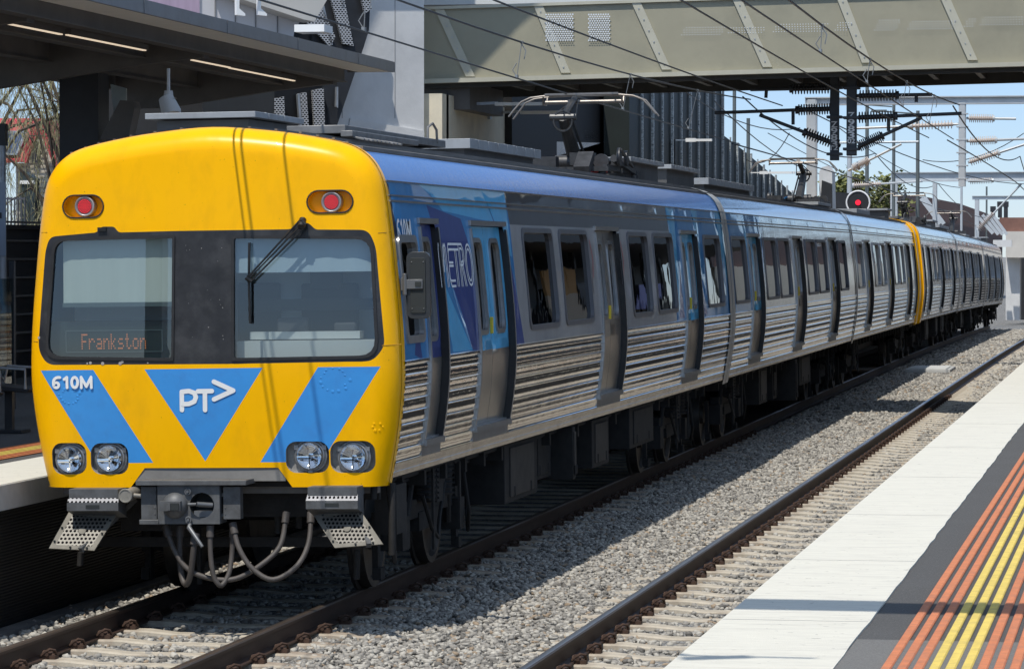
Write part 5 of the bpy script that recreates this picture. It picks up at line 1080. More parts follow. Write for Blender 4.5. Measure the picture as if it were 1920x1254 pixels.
# grey stair tower -------------------------------------------------
TW=empty('stair_tower',(-13.5,62,0)); tag(TW,'tall grey concrete stair tower at the left end of the footbridge','tower')
W0=atY(795,250,63)
wl=wallpoly([(465,-90),(795,-90),(795,420),(465,420)],W0,.5,conc1,'concrete_wall',TW)
wallpoly([(640,-820),(795,-820),(795,-90.5),(640,-90.5)],W0,.5,conc1,'upper_core',TW)
for x in(641,740): wallpoly([(x,-60),(x+1,-60),(x+1,222),(x,222)],W0,.01,M('wall_joint',(.25,.25,.25),.9),'wall_joint',TW,push=.006)
wallpoly([(655,222),(793,246),(793,300),(640,300)],W0,.05,conc1,'lower_plinth',TW,push=.05)
wallpoly([(464,-90),(796,-90),(796,-85),(464,-85)],W0,3,conc1,'parapet',TW,push=.3)
q=[P3(x,y,W0,nW)+SV*9 for x,y in[(750,-60),(597,282),(430,282),(430,-60)]]; m=MB(); m.prism(q,(0,0,0),(0,0,.25)); o=m.build('shadow_caster',dk); o.parent=TW; o.location=-Vector(TW.location)  # unseen floating slab added to cast the diagonal shadow on the wall
q=[atY(x,y,64)+SV*7.5 for x,y in[(1062,-20),(975,50),(880,150),(700,150),(700,-20)]]; m=MB(); m.prism(q,(0,0,0),(0,0,.25)); o=m.build('shadow_caster',dk); o.parent=TW; o.location=-Vector(TW.location)  # second unseen slab, added to shade the left end of the bridge screen
# leaning perforated fins in front of the tower wall
pf=holes('perforated_fin',(.50,.50,.50),24,.34,see=False,axes=(1,2)); 
FNS=empty('perforated_screen',(-13.4,52,0)); tag(FNS,'row of leaning perforated and black fins beside the stair tower','screen')
def fin(P,mt,push): o=wallpoly(P,W0,.06,mt,'fin',FNS,push=push); return o
for P,mt in (([(470,40),(548,10),(600,250),(480,250)],dk2),([(560,-30),(672,-30),(668,60),(658,92),(600,262),(470,262),(480,60)],dk2),
    ([(545,45),(566,0),(600,72),(590,92)],pf),([(583,-30),(610,-30),(634,90),(614,86)],pf),([(604,-30),(606,-30),(618,20),(612,20)],steel),([(640,-30),(655,-30),(668,20),(655,30)],pf),([(576,20),(579,15),(595,88),(590,88)],steel),
    ([(434,200),(450,190),(466,262),(436,262)],pf),([(474,190),(504,184),(508,262),(480,262)],pf),([(529,180),(533,178),(540,262),(535,262)],steel),([(534,178),(546,176),(552,262),(541,262)],pf),([(557,172),(578,168),(580,240),(570,262),(562,262)],pf),([(602,166),(605,166),(605,205),(601,203)],steel)):
    fin(P,mt,.5 if mt is dk2 else .62)
# under the bridge: abutment wall with lamps
AB=empty('abutment_wall',(-13,66,0)); tag(AB,'beige concrete wall under the left end of the footbridge with two lamp arms','wall')
def abx(c,d,mt,n,**k): m=MB(); m.box((c[0]+13,c[1]-66,c[2]),d); return m.build(n,mt,AB,**k)
X0=atY(795,200,63.2).x; X1=atY(829,200,63.2).x
abx(((X0+X1)/2-.3,63.5,3.4),(X1-X0+.6,.6,4.7),conc2,'pier'); abx((X1-.15,66.8,3.4),(.3,6.4,4.7),conc2,'side_wall')
m=MB(); m.box((X1-.1+13,.5,2.85),(.34,7,.08)); m.build('ledge',conc2,AB)
for x,y in((865,196),(915,212)):
    p=P3(x,y,(X1,0,0),(1,0,0)); m=MB(); m.box((p.x+13+.03,p.y-66,p.z),(.06,.12,.25)); m.bar((p.x+13,p.y-66,p.z),(p.x+13+.7,p.y-66,p.z+.02),.05,.05); m.box((p.x+13+1.1,p.y-66,p.z+.0),(.9,.14,.06),mi=1); m.build('lamp_arm',[steel,whm],AB)
m=MB(); m.box((-14.6,80,4.1),(2.6,20,6.2)); m.box((-12.95,79,4.6),(.5,19,4.8)); tag(m.build('bridge_lobby',M('lobby_shade_black',(.006,.006,.007),.7)),'shaded lobby painted as solid black boxes below the footbridge behind the pantograph','building')  # black colour stands for the deep shade of the void under the bridge
m=MB(); q=[P3(x,y,(-12.6,0,0),(1,0,0)) for x,y in[(1250,258),(1330,318),(1330,345),(1250,330)]]; m.prism(q,(0,0,0),(-.3,0,0)); q=[P3(x,y,(-12.7,0,0),(1,0,0)) for x,y in[(1096,244),(1120,248),(1120,262),(1096,262)]]; m.prism(q,(0,0,0),(-.2,0,0)); q=[P3(x,y,(-12.7,0,0),(1,0,0)) for x,y in[(1044,266),(1200,270),(1200,320),(1044,320)]]; m.prism(q,(0,0,0),(-.2,0,0)); tag(m.build('stair_flight',conc1),'grey concrete stair flight seen under the footbridge','stairs')
# footbridge ---------------------------------------------------------
BR=empty('footbridge',(-6,64,6)); tag(BR,'olive grey footbridge with perforated side screens crossing above the train','bridge')
SL=.0195
def bz(X): return 6.03+SL*(X+11.3)
def bm_(m,n,mt,**k): o=m.build(n,mt,BR,**k); o.location=(6,-64,-6); return o
olive=M('olive_grey_panel',(.315,.295,.215),.6,.1,var=.06,vs=1.5,bump=.002,bs=200,dirt=(.18,.18,.14),ds=1.5,da=.3); olf=M('olive_flange',(.46,.44,.35),.5,.1,var=.08,vs=3)
XL,XR=-13.6,6.0
def slab(m,x0,x1,y0,y1,za,zb_,mi=0):
    vs=[(x,y,bz(x)+z) for x in(x0,x1) for y in(y0,y1) for z in(za,zb_)]; m.add(vs,[(0,1,3,2),(4,6,7,5),(0,4,5,1),(2,3,7,6),(0,2,6,4),(1,5,7,3)],mi)
for y0 in(64,68.5):
    m=MB(); slab(m,XL,XR,y0,y0+.06,.06,1.36); bm_(m,'side_screen',olive)
    m=MB(); slab(m,XL,XR,y0-.12,y0+.1,-.02,.06); slab(m,XL,XR,y0-.06,y0+.12,1.345,1.40); bm_(m,'flange',olf)
for (a,b),(c,d) in (((830,32),(882,144)),((1014,23),(1061,137)),((1198,17),(1250,131)),((1387,10),(1439,126)),((1579,0),(1625,118)),((1771,-6),(1824,113)),((1965,-12),(2015,109))):
    p=atY(a,b,63.96);q=atY(c,d,63.96); t0=(bz(p.x)+1.34); p=q+(p-q)*((t0-q.z)/(p.z-q.z)); m=MB(); m.bar(p,q,.05,.16,up=(0,1,0)) if False else m.prism([p+Vector((-.085,0,0)),p+Vector((.085,0,0)),q+Vector((.085,0,0)),q+Vector((-.085,0,0))],(0,0,0),(0,.04,0))
    for k in range(6):
        r_=q.lerp(p,(k+.5)/6); m.box(r_+Vector((0,-.006,0)),(.022,.016,.018),mi=1)
    bm_(m,'mullion',[olf,steel])
lit=holes('lit_perforation',(.235,.245,.195),15,.30,see=True); 
def patch(P,mt,n='perforated_window'):
    q=[atY(x,y,63.955) for x,y in P]; m=MB(); m.prism(q,(0,0,0),(0,.004,0)); return bm_(m,n,mt)
dots=M('painted_daylight_dots',(.62,.66,.70),.6)  # pale dots painted for the brightness behind the perforated screen
def dotpatch(x0,y0,x1,y1,st,r,sh=0):
    a=atY(x0,y1,63.95);b=atY(x1,y0,63.95); m=MB(); j=0; z=a.z
    while z<b.z:
        x=a.x+(j%2)*st/2
        while x<b.x: 
            m.add([(x+r*math.cos(t*1.047)+sh*(z-a.z),63.952,z+r*math.sin(t*1.047)) for t in range(6)],[tuple(range(6))]); x+=st
        z+=st*.87; j+=1
    return bm_(m,'painted_lit_dots',dots,norm=False)
dotpatch(1024,24,1075,76,.045,.017); dotpatch(1104,24,1143,76,.045,.017)
for x0,x1,y0,y1 in((1278,1352,50,66),(1366,1432,48,62),(1450,1546,45,60),(1566,1590,42,57),(1640,1680,38,57),(1702,1786,36,55),(1808,1826,33,50),(1838,1925,32,47)): dotpatch(x0,y0,x1,y1,.05,.009,.5)
m=MB(); slab(m,XL,XR,64.1,68.5,.22,.34); bm_(m,'deck',dk)
for k in range(22):
    x=XL+.6+k*.88; m=MB(); slab(m,x,x+.10,64.1,68.5,.0,.22); bm_(m,'joist',M('joist_steel',(.17,.165,.15),.6,.1,var=.15))
for y in(64.15,68.35): m=MB(); slab(m,XL,XR,y,y+.08,-.10,.2); bm_(m,'edge_beam',M('edge_beam_dark',(.05,.048,.044),.6,var=.2))
m=MB(); m.box((-13.0,66,5.75),(.9,3.4,.5)); bm_(m,'bearing_beam',dk)
for x0,x1 in((990,1105),(1130,1215),(1250,1290)):
    p=atY(x0,4,66);q=atY(x1,0,66); m=MB(); m.box(((p.x+q.x)/2,66,p.z+.15),(q.x-p.x,.3,.12)); bm_(m,'handrail_light',whm)
m=MB(); m.box((-9,66.3,8.35),(13,2.5,1.7)); bm_(m,'upper_cowling',M('cowling_light',(.60,.61,.60),.6,var=.05))
# dark ribbed stair enclosure beyond the bridge ----------------------
RB=empty('ribbed_enclosure',(-12,100,0)); tag(RB,'black ribbed stair enclosure stepping down behind the footbridge','building')
def px12(x,y): return P3(x,y,(-12,0,0),(1,0,0))
top=[(1180,60),(1352,60),(1352,160),(1358,255),(1395,283),(1450,330),(1502,378)]
m=MB(); q=[px12(x,y) for x,y in top]+[px12(1502,430),px12(1180,430)]; m.prism([v+Vector((12,-100,0)) for v in q],(0,0,0),(-.6,0,0)); m.build('sheeting',M('ribbed_dark_green',(.008,.014,.013),.6,.0,var=.25,vs=2),RB)
TT=[px12(x,y) for x,y in top[1:]]; ys=[t.y for t in TT]; zs=[t.z for t in TT]; y=px12(1200,200).y; ribm=M('rib_speckled_edge',(.40,.43,.43),.7,.1,var=.85,vs=9,st=(1,1,3)); spk=0
while y<px12(1500,300).y:
    zt=float(np.interp(y,[ys[1]-.1]+ys[2:],[8.5]+zs[2:])); dw=.05 if spk%2 else .028
    m=MB(); m.box((.06,y-100,(zt+1)/2+.5-.5),(dw,.18,zt-1+.1)); m.build('rib',[ribm,M('rib_dark',(.05,.06,.062),.5,var=.3)],RB); y+=1.75; spk+=1
# platform lamps behind the train
for (x0,x1,yy,Y) in((1264,1339,263,88),(1386,1496,324,105),(1434,1498,359,118)):
    a=atY(x0,yy,Y);b=atY(x1,yy,Y); m=MB(); m.bar(a,a.lerp(b,.45),.03,.03); m.box(a.lerp(b,.7),((b.x-a.x)*.5,.14,.06)); m.box(a.lerp(b,.42),(.25,.16,.09)); m.bar((a.x,Y,1),(a.x,Y,a.z+.02),.08,.08,mi=1)
    tag(m.build('platform_lamp',[whm,dk2]),'white platform lamp arm '+{1264:'in front of the tall ribbed enclosure',1386:'halfway down the ribbed enclosure slope',1434:'at the foot of the ribbed enclosure slope'}[x0],'lamp','platform lamps beyond the footbridge')
# overhead line equipment ---------------------------------------------
galv=M('mast_galvanised',(.50,.53,.55),.6,.25,var=.10,vs=2); dkm=M('mast_dark_steel',(.055,.058,.063),.5,.3,var=.25,vs=3); insd=M('insulator_dark',(.035,.032,.032),.4,var=.3); insl=M('insulator_pale',(.50,.44,.40),.5,var=.15)
def insul(m,a,b,r,n,mi,rd):
    a=Vector(a);b=Vector(b); m.tube([a,b],r,10,mi)
    for k in range(n): c=a.lerp(b,(k+.5)/n); d=(b-a).normalized()*.008; m.tube([c-d,c+d],rd,12,mi)
def post(x0,x1,yt,yb,Y,txt,ypos,lab):
    a=atY(x0,yt,Y);b=atY(x1,yb,Y); m=MB(); w_=b.x-a.x; m.box(((a.x+b.x)/2,Y,(a.z+b.z)/2),(w_,.18,a.z-b.z)); m.box(((a.x+b.x)/2-.0,Y-.1,(a.z+b.z)/2),(w_*.96,.012,(a.z-b.z)*.98),mi=0)
    for z in(a.z-.25,a.z-.8,b.z+.12): m.box(((a.x+b.x)/2,Y,z),(w_+.12,.30,.05))
    o=m.build('drop_post',dkm,bevel=.006); tag(o,lab,'post','drop posts under the footbridge')
    m=MB()
    for ch,y_ in zip(txt,ypos):
        vs,fs=text_mesh(ch,1,.018); c=atY((x0+x1)/2,y_,Y); h=.058 if len(ch)==1 else .045; wv=.125 if len(ch)==1 else .14; f_=fit(vs,c.x-wv*.5,c.x+wv*.5,c.z-h,c.z+h); m.add([(p[0],Y-.110,p[1]) for p in f_],fs)
    q=m.build('lettering',whm,o,norm=False); return o
pR=post(1588,1606,140,292,65.2,['Z','9','8','3','02'],[217,230,242,254,265],'right drop post lettered Z983 02 under the footbridge')
pL=post(1557,1573,140,301,66.2,['Z','9','8','3','12'],[234,246,258,270,277.5],'left drop post lettered Z983 12 under the footbridge')
def cant(P_,Y,segs,lab,grp,dark=True,sc=1.0):
    m=MB()
    for (a,b,i0,i1) in segs:
        A=atY(*a,Y);B=atY(*b,Y); m.tube([A,B],.032*sc,8,0)
        if i1>i0: insul(m,A.lerp(B,i0),A.lerp(B,i1),.045*sc,13,1,.105*sc); m.tube([A.lerp(B,i0)-(B-A)*.02,A.lerp(B,i0)+(B-A)*.01],.075*sc,8,0)
    o=m.build('cantilever',[dkm if dark else galv,insd if dark else insl],auto=45); tag(o,lab,'cantilever',grp); return o
G='overhead line cantilevers'
cant(0,66.2,[((1407,168.6),(1560,165.4),.5,.97),((1340,212),(1563,204),.70,.98),((1424,216),(1576,274),.56,.98),((1487,208),(1487,234),0,0),((1437,169),(1436,184),0,0)],'dark cantilever reaching left from the drop posts',G)
cant(0,65.2,[((1748,177.5),(1603,180),.45,.95),((1803,213),(1603,221),.62,.97),((1729,220.6),(1608,276),.62,.98),((1666,216),(1666,246),0,0),((1718,178),(1718,192),0,0)],'dark cantilever reaching right from the drop posts',G)
def beam(x0,x1,yt,yb,Y,cols,lab,posts=()):
    a=atY(x0,yt,Y);b=atY(x1,yt-4,Y); h=(yb-yt)*Y/FP; E0=empty('line_portal',(a.x,Y,0)); tag(E0,lab,'line portal','steel line portals')
    m=MB(); L_=12; m.box((L_/2,0,a.z-h/2),(L_,.10,h)); m.box((L_/2,0,a.z),(L_,.3,.03)); m.box((L_/2,0,a.z-h),(L_,.3,.03)); m.build('beam',galv,E0)
    for c0,c1,y0,y1 in cols:
        p=atY(c0,y0,Y);q=atY(c1,y0,Y); m=MB(); zb=atY(c0,y1,Y).z; zb=min(zb,0) if y1>400 else zb; w_=q.x-p.x; m.box((p.x+w_/2-a.x,0,(p.z+zb)/2),(w_,.24,p.z-zb)); m.box((p.x+w_/2-a.x,-.13,(p.z+zb)/2),(w_*.8,.02,p.z-zb)); 
        z=p.z
        if y1<400:
            for k in range(6): m.box((p.x+w_/2-a.x,0,z-.3-k*.35),(w_+.12,.3,.03))
        m.build('column',galv,E0)
    return E0
beam(1510,1920,184,197,96,[(1513,1532,187,430),(1798,1811,193,350)],'nearest pale steel portal with a drop post to the right of the dark posts')
beam(1671,1920,324,340,130,[(1670,1683,340,430),(1749,1757,343,430)],'second pale steel portal, lower and farther, above the brown fence')
beam(1823,1920,368,374,175,[(1828,1836,374,440)],'smallest and farthest steel portal near the concrete overpass')
for k,(segs,Y) in enumerate((([((1905,223),(1812,222),.45,.95),((1935,260),(1812,265),.55,.95),((1930,268),(1815,305),.5,.97)],96),([((1600,241),(1797,233),.55,.95),((1590,320),(1690,270),.1,.4)],96),([((1930,335),(1815,340),.6,.97),((1835,430),(1915,345),.0,.35)],130),([((1600,348),(1730,340),.0,.4)],120),([((1560,268),(1722,266),.5,.5)],110))):
    cant(0,Y,segs,['pale cantilever to the right of the nearest steel portal post','pale cantilever to the left of the nearest steel portal post','pale cantilever on the second steel portal','pale low cantilever above the red signal','thin pale boom between the tall dark poles'][k],G,False,1.1)
for k,(x,w_,yt,Y) in enumerate(((1377,8,158,108),(1403,8,222,104),(1626,8,150,128),(1676,7,195,124),(1721,8,208,116),(1803,5,300,150),(1850,4,350,190),(1593,11,280,118))):
    a=atY(x-w_/2,yt,Y);b=atY(x+w_/2,yt,Y); m=MB(); m.cyl(((a.x+b.x)/2,Y,0),((a.x+b.x)/2,Y,a.z),(b.x-a.x)/2,(b.x-a.x)*.42,12)
    if k in(3,4): m.bar((a.x,Y,a.z-.1),(a.x-1.0,Y,a.z-.02),.05,.05); m.box((a.x-1.2,Y,a.z),(.5,.2,.08))
    tag(m.build('line_pole',galv if k in(5,7) else M('pole_green_grey',(.13,.15,.15),.6,.2,var=.15)),['tall dark pole just left of the ribbed slope top','shorter dark pole above the ribbed slope','tall dark pole right of the lettered posts','lamp pole right of the lettered posts','lamp pole nearest the brown fence','thin pale pole beyond the second portal','very thin pole in the far distance','pale pole hanging straight below the lettered post'][k],'pole','line side poles')
# wires
wm_=M('overhead_wire',(.05,.05,.052),.5,.5)
def wire(P,lab,drops=(),r=.010):
    m=MB(); m.tube(P,r,6,caps=False); o=m.build('overhead_wire',wm_); tag(o,lab,'wire','overhead wires')
    if drops:
        m=MB()
        for a,b in drops:
            a=Vector(a);b=Vector(b); m.tube([a,b],.005,4); 
            m.tube([a+Vector((0,0,-.02)),a+Vector((.05,0,-.1)),a+Vector((.03,0,-.2))],.006,4); m.tube([b+Vector((0,0,.02)),b+Vector((-.05,0,.10)),b+Vector((0,0,.18))],.006,4); m.box(b+Vector((0,0,.02)),(.03,.08,.04)); m.box(a,(.03,.08,.03))
        m.build('dropper',M('dropper_metal',(.35,.35,.34),.4,.6),o)
def cat(x0,x1,z0,z1,Ya,Yb,sag,n=16): return [(x0+(x1-x0)*t,Ya+(Yb-Ya)*t,z0+(z1-z0)*t-4*sag*t*(1-t)+drop(Ya+(Yb-Ya)*t)) for t in [k/n for k in range(n+1)]]
def zat(P,Y): 
    return Vector((float(np.interp(Y,[p[1] for p in P],[p[0] for p in P])),Y,float(np.interp(Y,[p[1] for p in P],[p[2] for p in P]))))
c1=cat(-7.25,-7.5,5.02,4.90,12,45,0)+cat(-7.5,-7.7,4.90,4.88,45,66,0)[1:]; m1=cat(-7.3,-7.5,5.75,5.72,10,66,.40)
dz=[(zat(m1,Y),zat(c1,Y)) for Y in(24,32.7,41.2,50.2,58)]
wire(c1,'contact wire touching the raised pantograph of the leading carriage'); wire(m1,'carrying wire above the leading carriage with droppers',dz,.012)
wire(cat(-7.1,-6.9,5.75,5.6,10,66,.12),'upper feeder wire running beside the carrying wire over the train',r=.012)
c2=cat(-3.45,-3.65,5.1,4.92,14,65,.03); m2=cat(-3.5,-3.55,5.85,5.55,10,65,.42); d2=[(zat(m2,Y),zat(c2,Y)) for Y in(30,37.8,44.3,51,57.5)]
wire(c2,'contact wire over the empty track'); wire(m2,'carrying wire over the empty track with droppers',d2,.012); wire(cat(-3.95,-4.1,5.15,4.95,14,65,.1),'second wire beside the contact wire over the empty track')
for k,(x,z0,z1,sg) in enumerate(((-7.7,4.88,4.8,0),(-7.5,5.75,5.6,.5),(-3.7,4.92,4.8,0),(-3.6,5.55,5.5,.45))):
    P=[(p[0]+off(p[1]),p[1],p[2]) for p in cat(x,x+.3,z0,z1,65.5,96,sg)+cat(x+.3,x,z1,z0,96,135,sg)[1:]+cat(x,x,z0,z1,135,190,sg)[1:]]
    wire(P,['far contact wire over the train','far carrying wire over the train','far contact wire over the empty track','far carrying wire over the empty track'][k],r=.014)
for k,(A,B,Y0,Y1) in enumerate((((1268,160),(1500,240),70,100),((1440,250),(1800,400),100,175),((1560,230),(1800,352),90,140),((1340,190),(1560,330),75,110),((1500,200),(1920,345),66,130),((1400,300),(1480,250),90,95),((1730,300),(1920,250),110,110))):
    a=atY(*A,Y0);b=atY(*B,Y1); P=[a.lerp(b,t/10)+Vector((0,0,-.35*4*(t/10)*(1-t/10))) for t in range(11)]; wire(P,['loose wire rising to the dark enclosure','long sagging wire dropping towards the far portal','sagging wire between the tall poles','slack wire left of the lettered posts','long wire crossing to the right edge','short tie wire near the dark poles','slack cross wire at the right edge'][k],r=.013)
# portal beam behind the camera view that shades the platform
PB=empty('line_portal',(-12,14.1,0)); tag(PB,'steel portal beam high above the tracks that shades the right platform','line portal'); m=MB(); m.box((9.5,0,7.55),(19,.28,.42)); m.box((9.5,0,7.77),(19,.34,.02)); m.build('beam',galv,PB); m=MB(); m.box((.1,0,3.8),(.3,.3,7.2)); m.build('column',galv,PB); m=MB(); m.box((18.9,0,4.3),(.3,.3,6.2)); m.build('column',galv,PB)
m=MB(); m.tube([(9.35,-1.5,6.05),(9.9,-1.53,6.1)],.02,8); m.tube([(9.35,-1.6,6.0),(9.62,-1.5,6.06)],.06,8); m.tube([(9.35,-1.5,6.05),(7.0,-.1,7.3)],.03,6); m.build('cantilever_tube',galv,PB)
# signal
c=atY(1609,380,112); rs=22.5*112/FP; SG=empty('signal',(c.x,112,0)); tag(SG,'round black railway signal with white rim showing red above the train roof','signal')
m=MB(); m.cyl((0,-.02,c.z),(0,.04,c.z),rs*.93,rs*.93,40); m.build('backboard',M('signal_black',(.02,.02,.022),.5),SG)
m=MB(); m.tube([(rs*.96*math.cos(t),-.03,c.z+rs*.96*math.sin(t)) for t in np.linspace(0,2*math.pi,49)[:-1]],.026,8,closed=True); m.build('white_rim',M('signal_white',(.8,.8,.8),.5),SG)
m=MB(); m.cyl((0,-.06,c.z),(0,-.03,c.z),.085,.085,24); m.build('lamp',glow('signal_red',(1,.02,.05),1.1,(.3,.0,.01)),SG)
m=MB(); m.tube([(.14*math.cos(t),-.09,c.z-.12+.12*math.sin(t)-.05) for t in np.linspace(math.pi,2*math.pi,12)],.03,6); m.box((0,-.08,c.z-.22),(.15,.10,.2)); m.build('hood',M('signal_black',(.02,.02,.022),.5),SG)
m=MB(); m.cyl((0,.1,0),(0,.1,c.z),.07,.07,12); m.box((0,.25,c.z-.2),(.5,.5,.9)); m.build('post',dkm,SG)
# far concrete pillar group left of the signal
m=MB(); Y=104; q=[atY(x,y,Y) for x,y in[(1536,400),(1536,322),(1541,314),(1552,311),(1560,322),(1562,400)]]; m.prism(q,(0,0,0),(0,1,0)); q=[atY(x,y,Y-.1) for x,y in[(1537,400),(1541,338),(1560,345),(1560,400)]]; m.prism(q,(0,0,0),(0,.1,0),mi=1); q=[atY(x,y,Y+11) for x,y in[(1562,405),(1562,360),(1590,362),(1590,405)]]; m.prism(q,(0,0,0),(0,1,0),mi=1)
tag(m.build('stair_end_wall',[conc1,dk2]),'pale rounded wall end standing left of the red signal','wall')
# brown fence with raking struts, overpass
br=M('brown_corrugated_fence',(.10,.052,.042),.7,.1,var=.2,vs=2); 
def p13(x,y): return P3(x,y,(-14.5,0,0),(1,0,0))
FN=empty('corrugated_fence',(-14.5,140,0)); tag(FN,'dark brown corrugated fence beyond the train on the left of the tracks','fence')
q=[p13(x,y) for x,y in[(1630,392),(1670,366),(1740,370),(1800,382),(1850,400),(1880,415)]]; m=MB()
for i in range(len(q)-1):
    a,b=q[i],q[i+1]; n=max(2,int((b.y-a.y)/.9))
    for k in range(n):
        c=a.lerp(b,k/n);d=a.lerp(b,(k+.6)/n); e=a.lerp(b,(k+1)/n); vs=[(c.x+14.5,c.y-140,0),(c.x+14.5,c.y-140,c.z),(d.x+14.5,d.y-140,d.z),(d.x+14.5,d.y-140,0),(d.x+14.5-.25,d.y-140,0),(d.x+14.5-.25,d.y-140,d.z),(e.x+14.5-.25,e.y-140,e.z),(e.x+14.5-.25,e.y-140,0)]
        m.add(vs,[(0,1,2,3),(3,2,5,4),(4,5,6,7)])
m.build('sheeting',br,FN)
for k,(a,b,Y) in enumerate((((1727,372),(1763,420),150),((1733,370),(1770,420),152),((1833,405),(1862,438),180),((1842,403),(1872,440),182),((1852,403),(1880,440),184),((1862,404),(1888,440),186))):
    m=MB(); m.bar(atY(*a,Y),atY(*b,Y),.16,.16); tag(m.build('raking_strut',galv),['pale raking strut against the brown fence, nearer pair','pale raking strut against the brown fence, nearer pair','pale raking strut near the overpass, group of four','pale raking strut near the overpass, group of four','pale raking strut near the overpass, group of four','pale raking strut near the overpass, group of four'][k],'strut','struts nearest the train roof' if k<2 else 'struts near the overpass')
OP=empty('road_overpass',(-4,196,0)); tag(OP,'pale concrete road overpass with brown screen above the far end of the tracks','bridge')
def opx(x0,x1,y0,y1,Y,th,mt,n): 
    a=atY(x0,y0,Y);b=atY(x1,y1,Y); m=MB(); m.box(((a.x+b.x)/2+4,Y+th/2-196,(a.z+b.z)/2),(b.x-a.x,th,a.z-b.z)); return m.build(n,mt,OP)
opx(1886,2100,434,483,196,3,M('overpass_concrete',(.58,.55,.50),.85,var=.1,vs=1),'parapet'); opx(1874,2100,408,434,196.5,.2,M('brown_screen',(.20,.10,.075),.7,var=.15),'screen'); opx(1862,1897,450,463,192,.5,conc1,'girder'); opx(1886,1912,483,600,197,2,conc1,'pier'); opx(1912,2100,483,600,203,1,dk2,'opening_shade_slab')  # last box is a solid dark slab standing for shade in the opening
for x,r_ in((1863,0),(1866,0)): 
    pass
m=MB(); 
for x,y0,y1 in((1862,387,410),(1875,378,408),(1886,378,408)):
    a=atY(x,y0,194);b=atY(x,y1,194); m.box(((a.x+b.x)/2,194,(a.z+b.z)/2),(.22,.2,a.z-b.z)); m.box((a.x,194,a.z-.15),(.3,.25,.3))
tag(m.build('road_signals',dk2),'small black road signals on top of the overpass','traffic lights')
# right-hand side of the station, outside the frame but mirrored in the train
RS=empty('station_shelter',(3,80,1.1)); tag(RS,'dark shelter and canopy on the right platform','shelter')
def rs(c,d,mt,n): m=MB(); m.box((c[0]-3,c[1]-80,c[2]-1.1),d); return m.build(n,mt,RS)
rs((3.8,84,6.6),(5.2,84,3.6),dk2,'canopy_roof'); rs((5.6,84,3.0),(.2,84,3.8),dk2,'back_wall')  # roof block made deep to darken what the train mirrors
for y in range(54,112,7): rs((2.6,y,3.0),(.25,.25,3.9),dk2,'post')
for y,h,mt in((60,2.6,dk2),(69,2.3,dk),(76,2.8,dk2),(90,2.6,dk2),(99,2.4,dk)): rs((3.0,y,1.1+h/2),(1.2,3.5,h),mt,'reflection_filler')  # unseen dark blocks added as fill for the train's reflections
posterm=M('poster_lilac',(.38,.40,.75),.6); cream=M('cream_wall',(.62,.56,.45),.85,var=.06,vs=.6); tan=M('tan_wall',(.60,.38,.17),.85,var=.06)
rs((2.2,97.5,2.9),(.1,3.2,1.1),posterm,'poster'); rs((2.6,86.5,2.2),(.2,4.2,2.2),cream,'wall_panel'); rs((2.6,86.5,3.75),(.2,4.2,.9),tan,'wall_panel')
for y in (64.5,72.8,81.2,103.5): rs((2.9,y,2.0),(.3,.9,1.8),M('bench_pale',(.45,.45,.43),.7),'bench')
m=MB(); m.box((3.6,182,2.0),(.4,112,4.6)); o=m.build('retaining_wall',cream); tag(o,'cream retaining wall along the right side of the tracks','wall')
m=MB(); m.box((3.8,182,5.6),(.2,112,2.6)); tag(m.build('screen_fence',br),'brown screen standing on the cream retaining wall','fence')
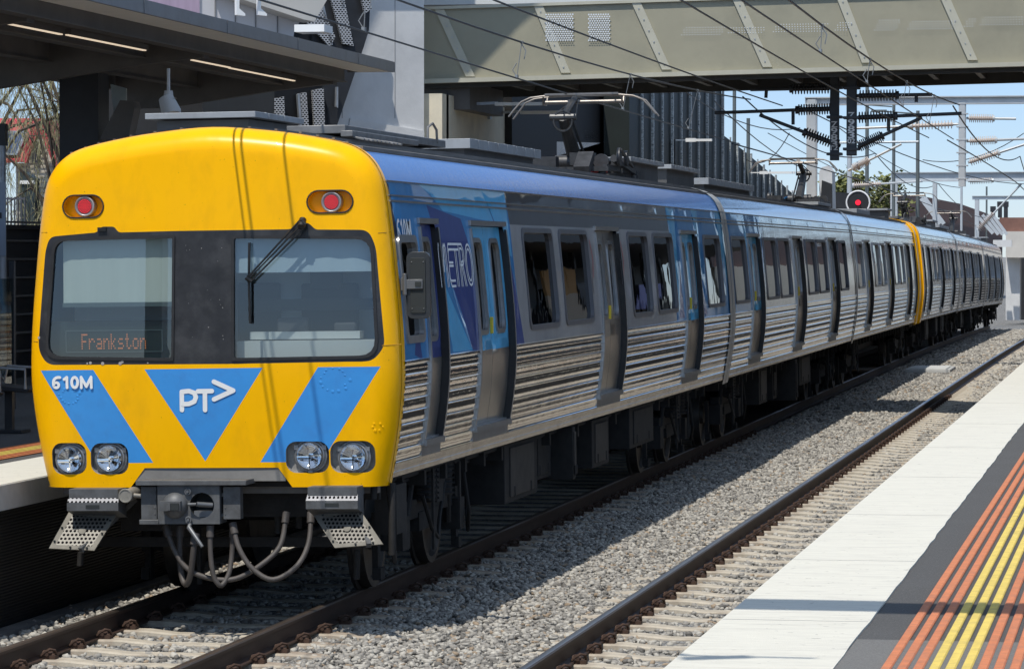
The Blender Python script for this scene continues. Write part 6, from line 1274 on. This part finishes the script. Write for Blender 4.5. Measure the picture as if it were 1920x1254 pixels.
# trees -----------------------------------------------------------------
def tree(name,base,h,rx,rz,n,leafm,trunkm,lab,droop=0,sz=.14,seed=1,cz=.62,tr=.18):
    r=random.Random(seed); E=empty(name,base); tag(E,lab,'tree'); m=MB(); tips=[]
    top=Vector((r.uniform(-.3,.3),r.uniform(-.3,.3),h*.8)); m.tube([(0,0,0),top*.35+Vector((.1,0,0)),top*.7,top],[tr,tr*.8,tr*.5,tr*.2],8)
    for k in range(26):
        s=top*r.uniform(.3,1); a=r.uniform(0,6.28); e=Vector((math.cos(a)*rx*r.uniform(.4,1),math.sin(a)*rx*r.uniform(.4,1),h*cz+rz*r.uniform(-.7,1)))
        mid=s.lerp(e,.5)+Vector((0,0,.15*h*r.random()*.6)); m.tube([s,mid,e],[tr*.32,tr*.18,tr*.05],5); tips+= [e,mid,mid.lerp(e,.5)]
        for j in range(3): e2=e+Vector((r.uniform(-1,1),r.uniform(-1,1),r.uniform(-.6,.6)))*rx*.35; m.tube([mid.lerp(e,.6),e2],[tr*.09,tr*.03],4); tips.append(e2)
    m.build('trunk',trunkm,E); m=MB()
    for k in range(n):
        t=r.choice(tips); p=t+Vector((r.gauss(0,1),r.gauss(0,1),r.gauss(0,.8)))*rx*.15; a=r.uniform(0,6.28); s=sz*r.uniform(.5,1.3); mi=r.choice((0,0,1))
        if droop: 
            w_=Vector((math.cos(a),math.sin(a),0))*.0055; d=Vector((r.gauss(0,.35),r.gauss(0,.35),-1))*droop*r.uniform(.4,1.2); m.add([p-w_,p+w_,p+d+w_*.5,p+d-w_*.5],[(0,1,2,3)],mi)
        else:
            u=Vector((math.cos(a),math.sin(a),r.uniform(-.6,.6)))*s; v=Vector((-math.sin(a)*.5,math.cos(a)*.5,r.uniform(.3,1)))*s*.7; m.add([p-u,p+v,p+u,p-v],[(0,1,2,3)],mi)
    m.build('crown',leafm,E,norm=False); return E
bark=M('bark_grey_brown',(.11,.085,.065),.9,var=.3,vs=6)
ls=[M('sheoak_needles',(.30,.28,.15),.8,var=.25,vs=3),M('sheoak_needles_dark',(.20,.19,.10),.8,var=.3,vs=3)]
b=atY(138,260,56); tree('sheoak_tree',(b.x,56,0.5),6.4,2.0,2.2,5200,ls,bark,'wispy she-oak tree with bare branches beside the red roof',droop=.30,seed=3,cz=.70,tr=.13)
b=atY(-60,200,58); tree('sheoak_tree',(b.x,58,0.5),7.5,2.0,2.2,3600,ls,bark,'wispy she-oak tree cut off by the left edge',droop=.34,seed=5,cz=.72,tr=.14)
lf=[M('leaf_yellow_green',(.16,.17,.045),.7,var=.3,vs=2),M('leaf_dark_green',(.07,.085,.03),.7,var=.3,vs=2)]
b=atY(1618,400,135); tree('bushy_tree',(b.x,135,0),5.6,1.5,1.5,9000,lf,bark,'yellowish green bushy tree behind the red signal',seed=8,sz=.085,cz=.72)
b=atY(1598,400,138); tree('bushy_tree',(b.x-.2,138,0),5.2,1.1,1.1,5000,lf,bark,'smaller dark green tree left of the bushy tree',seed=9,sz=.085,cz=.80)
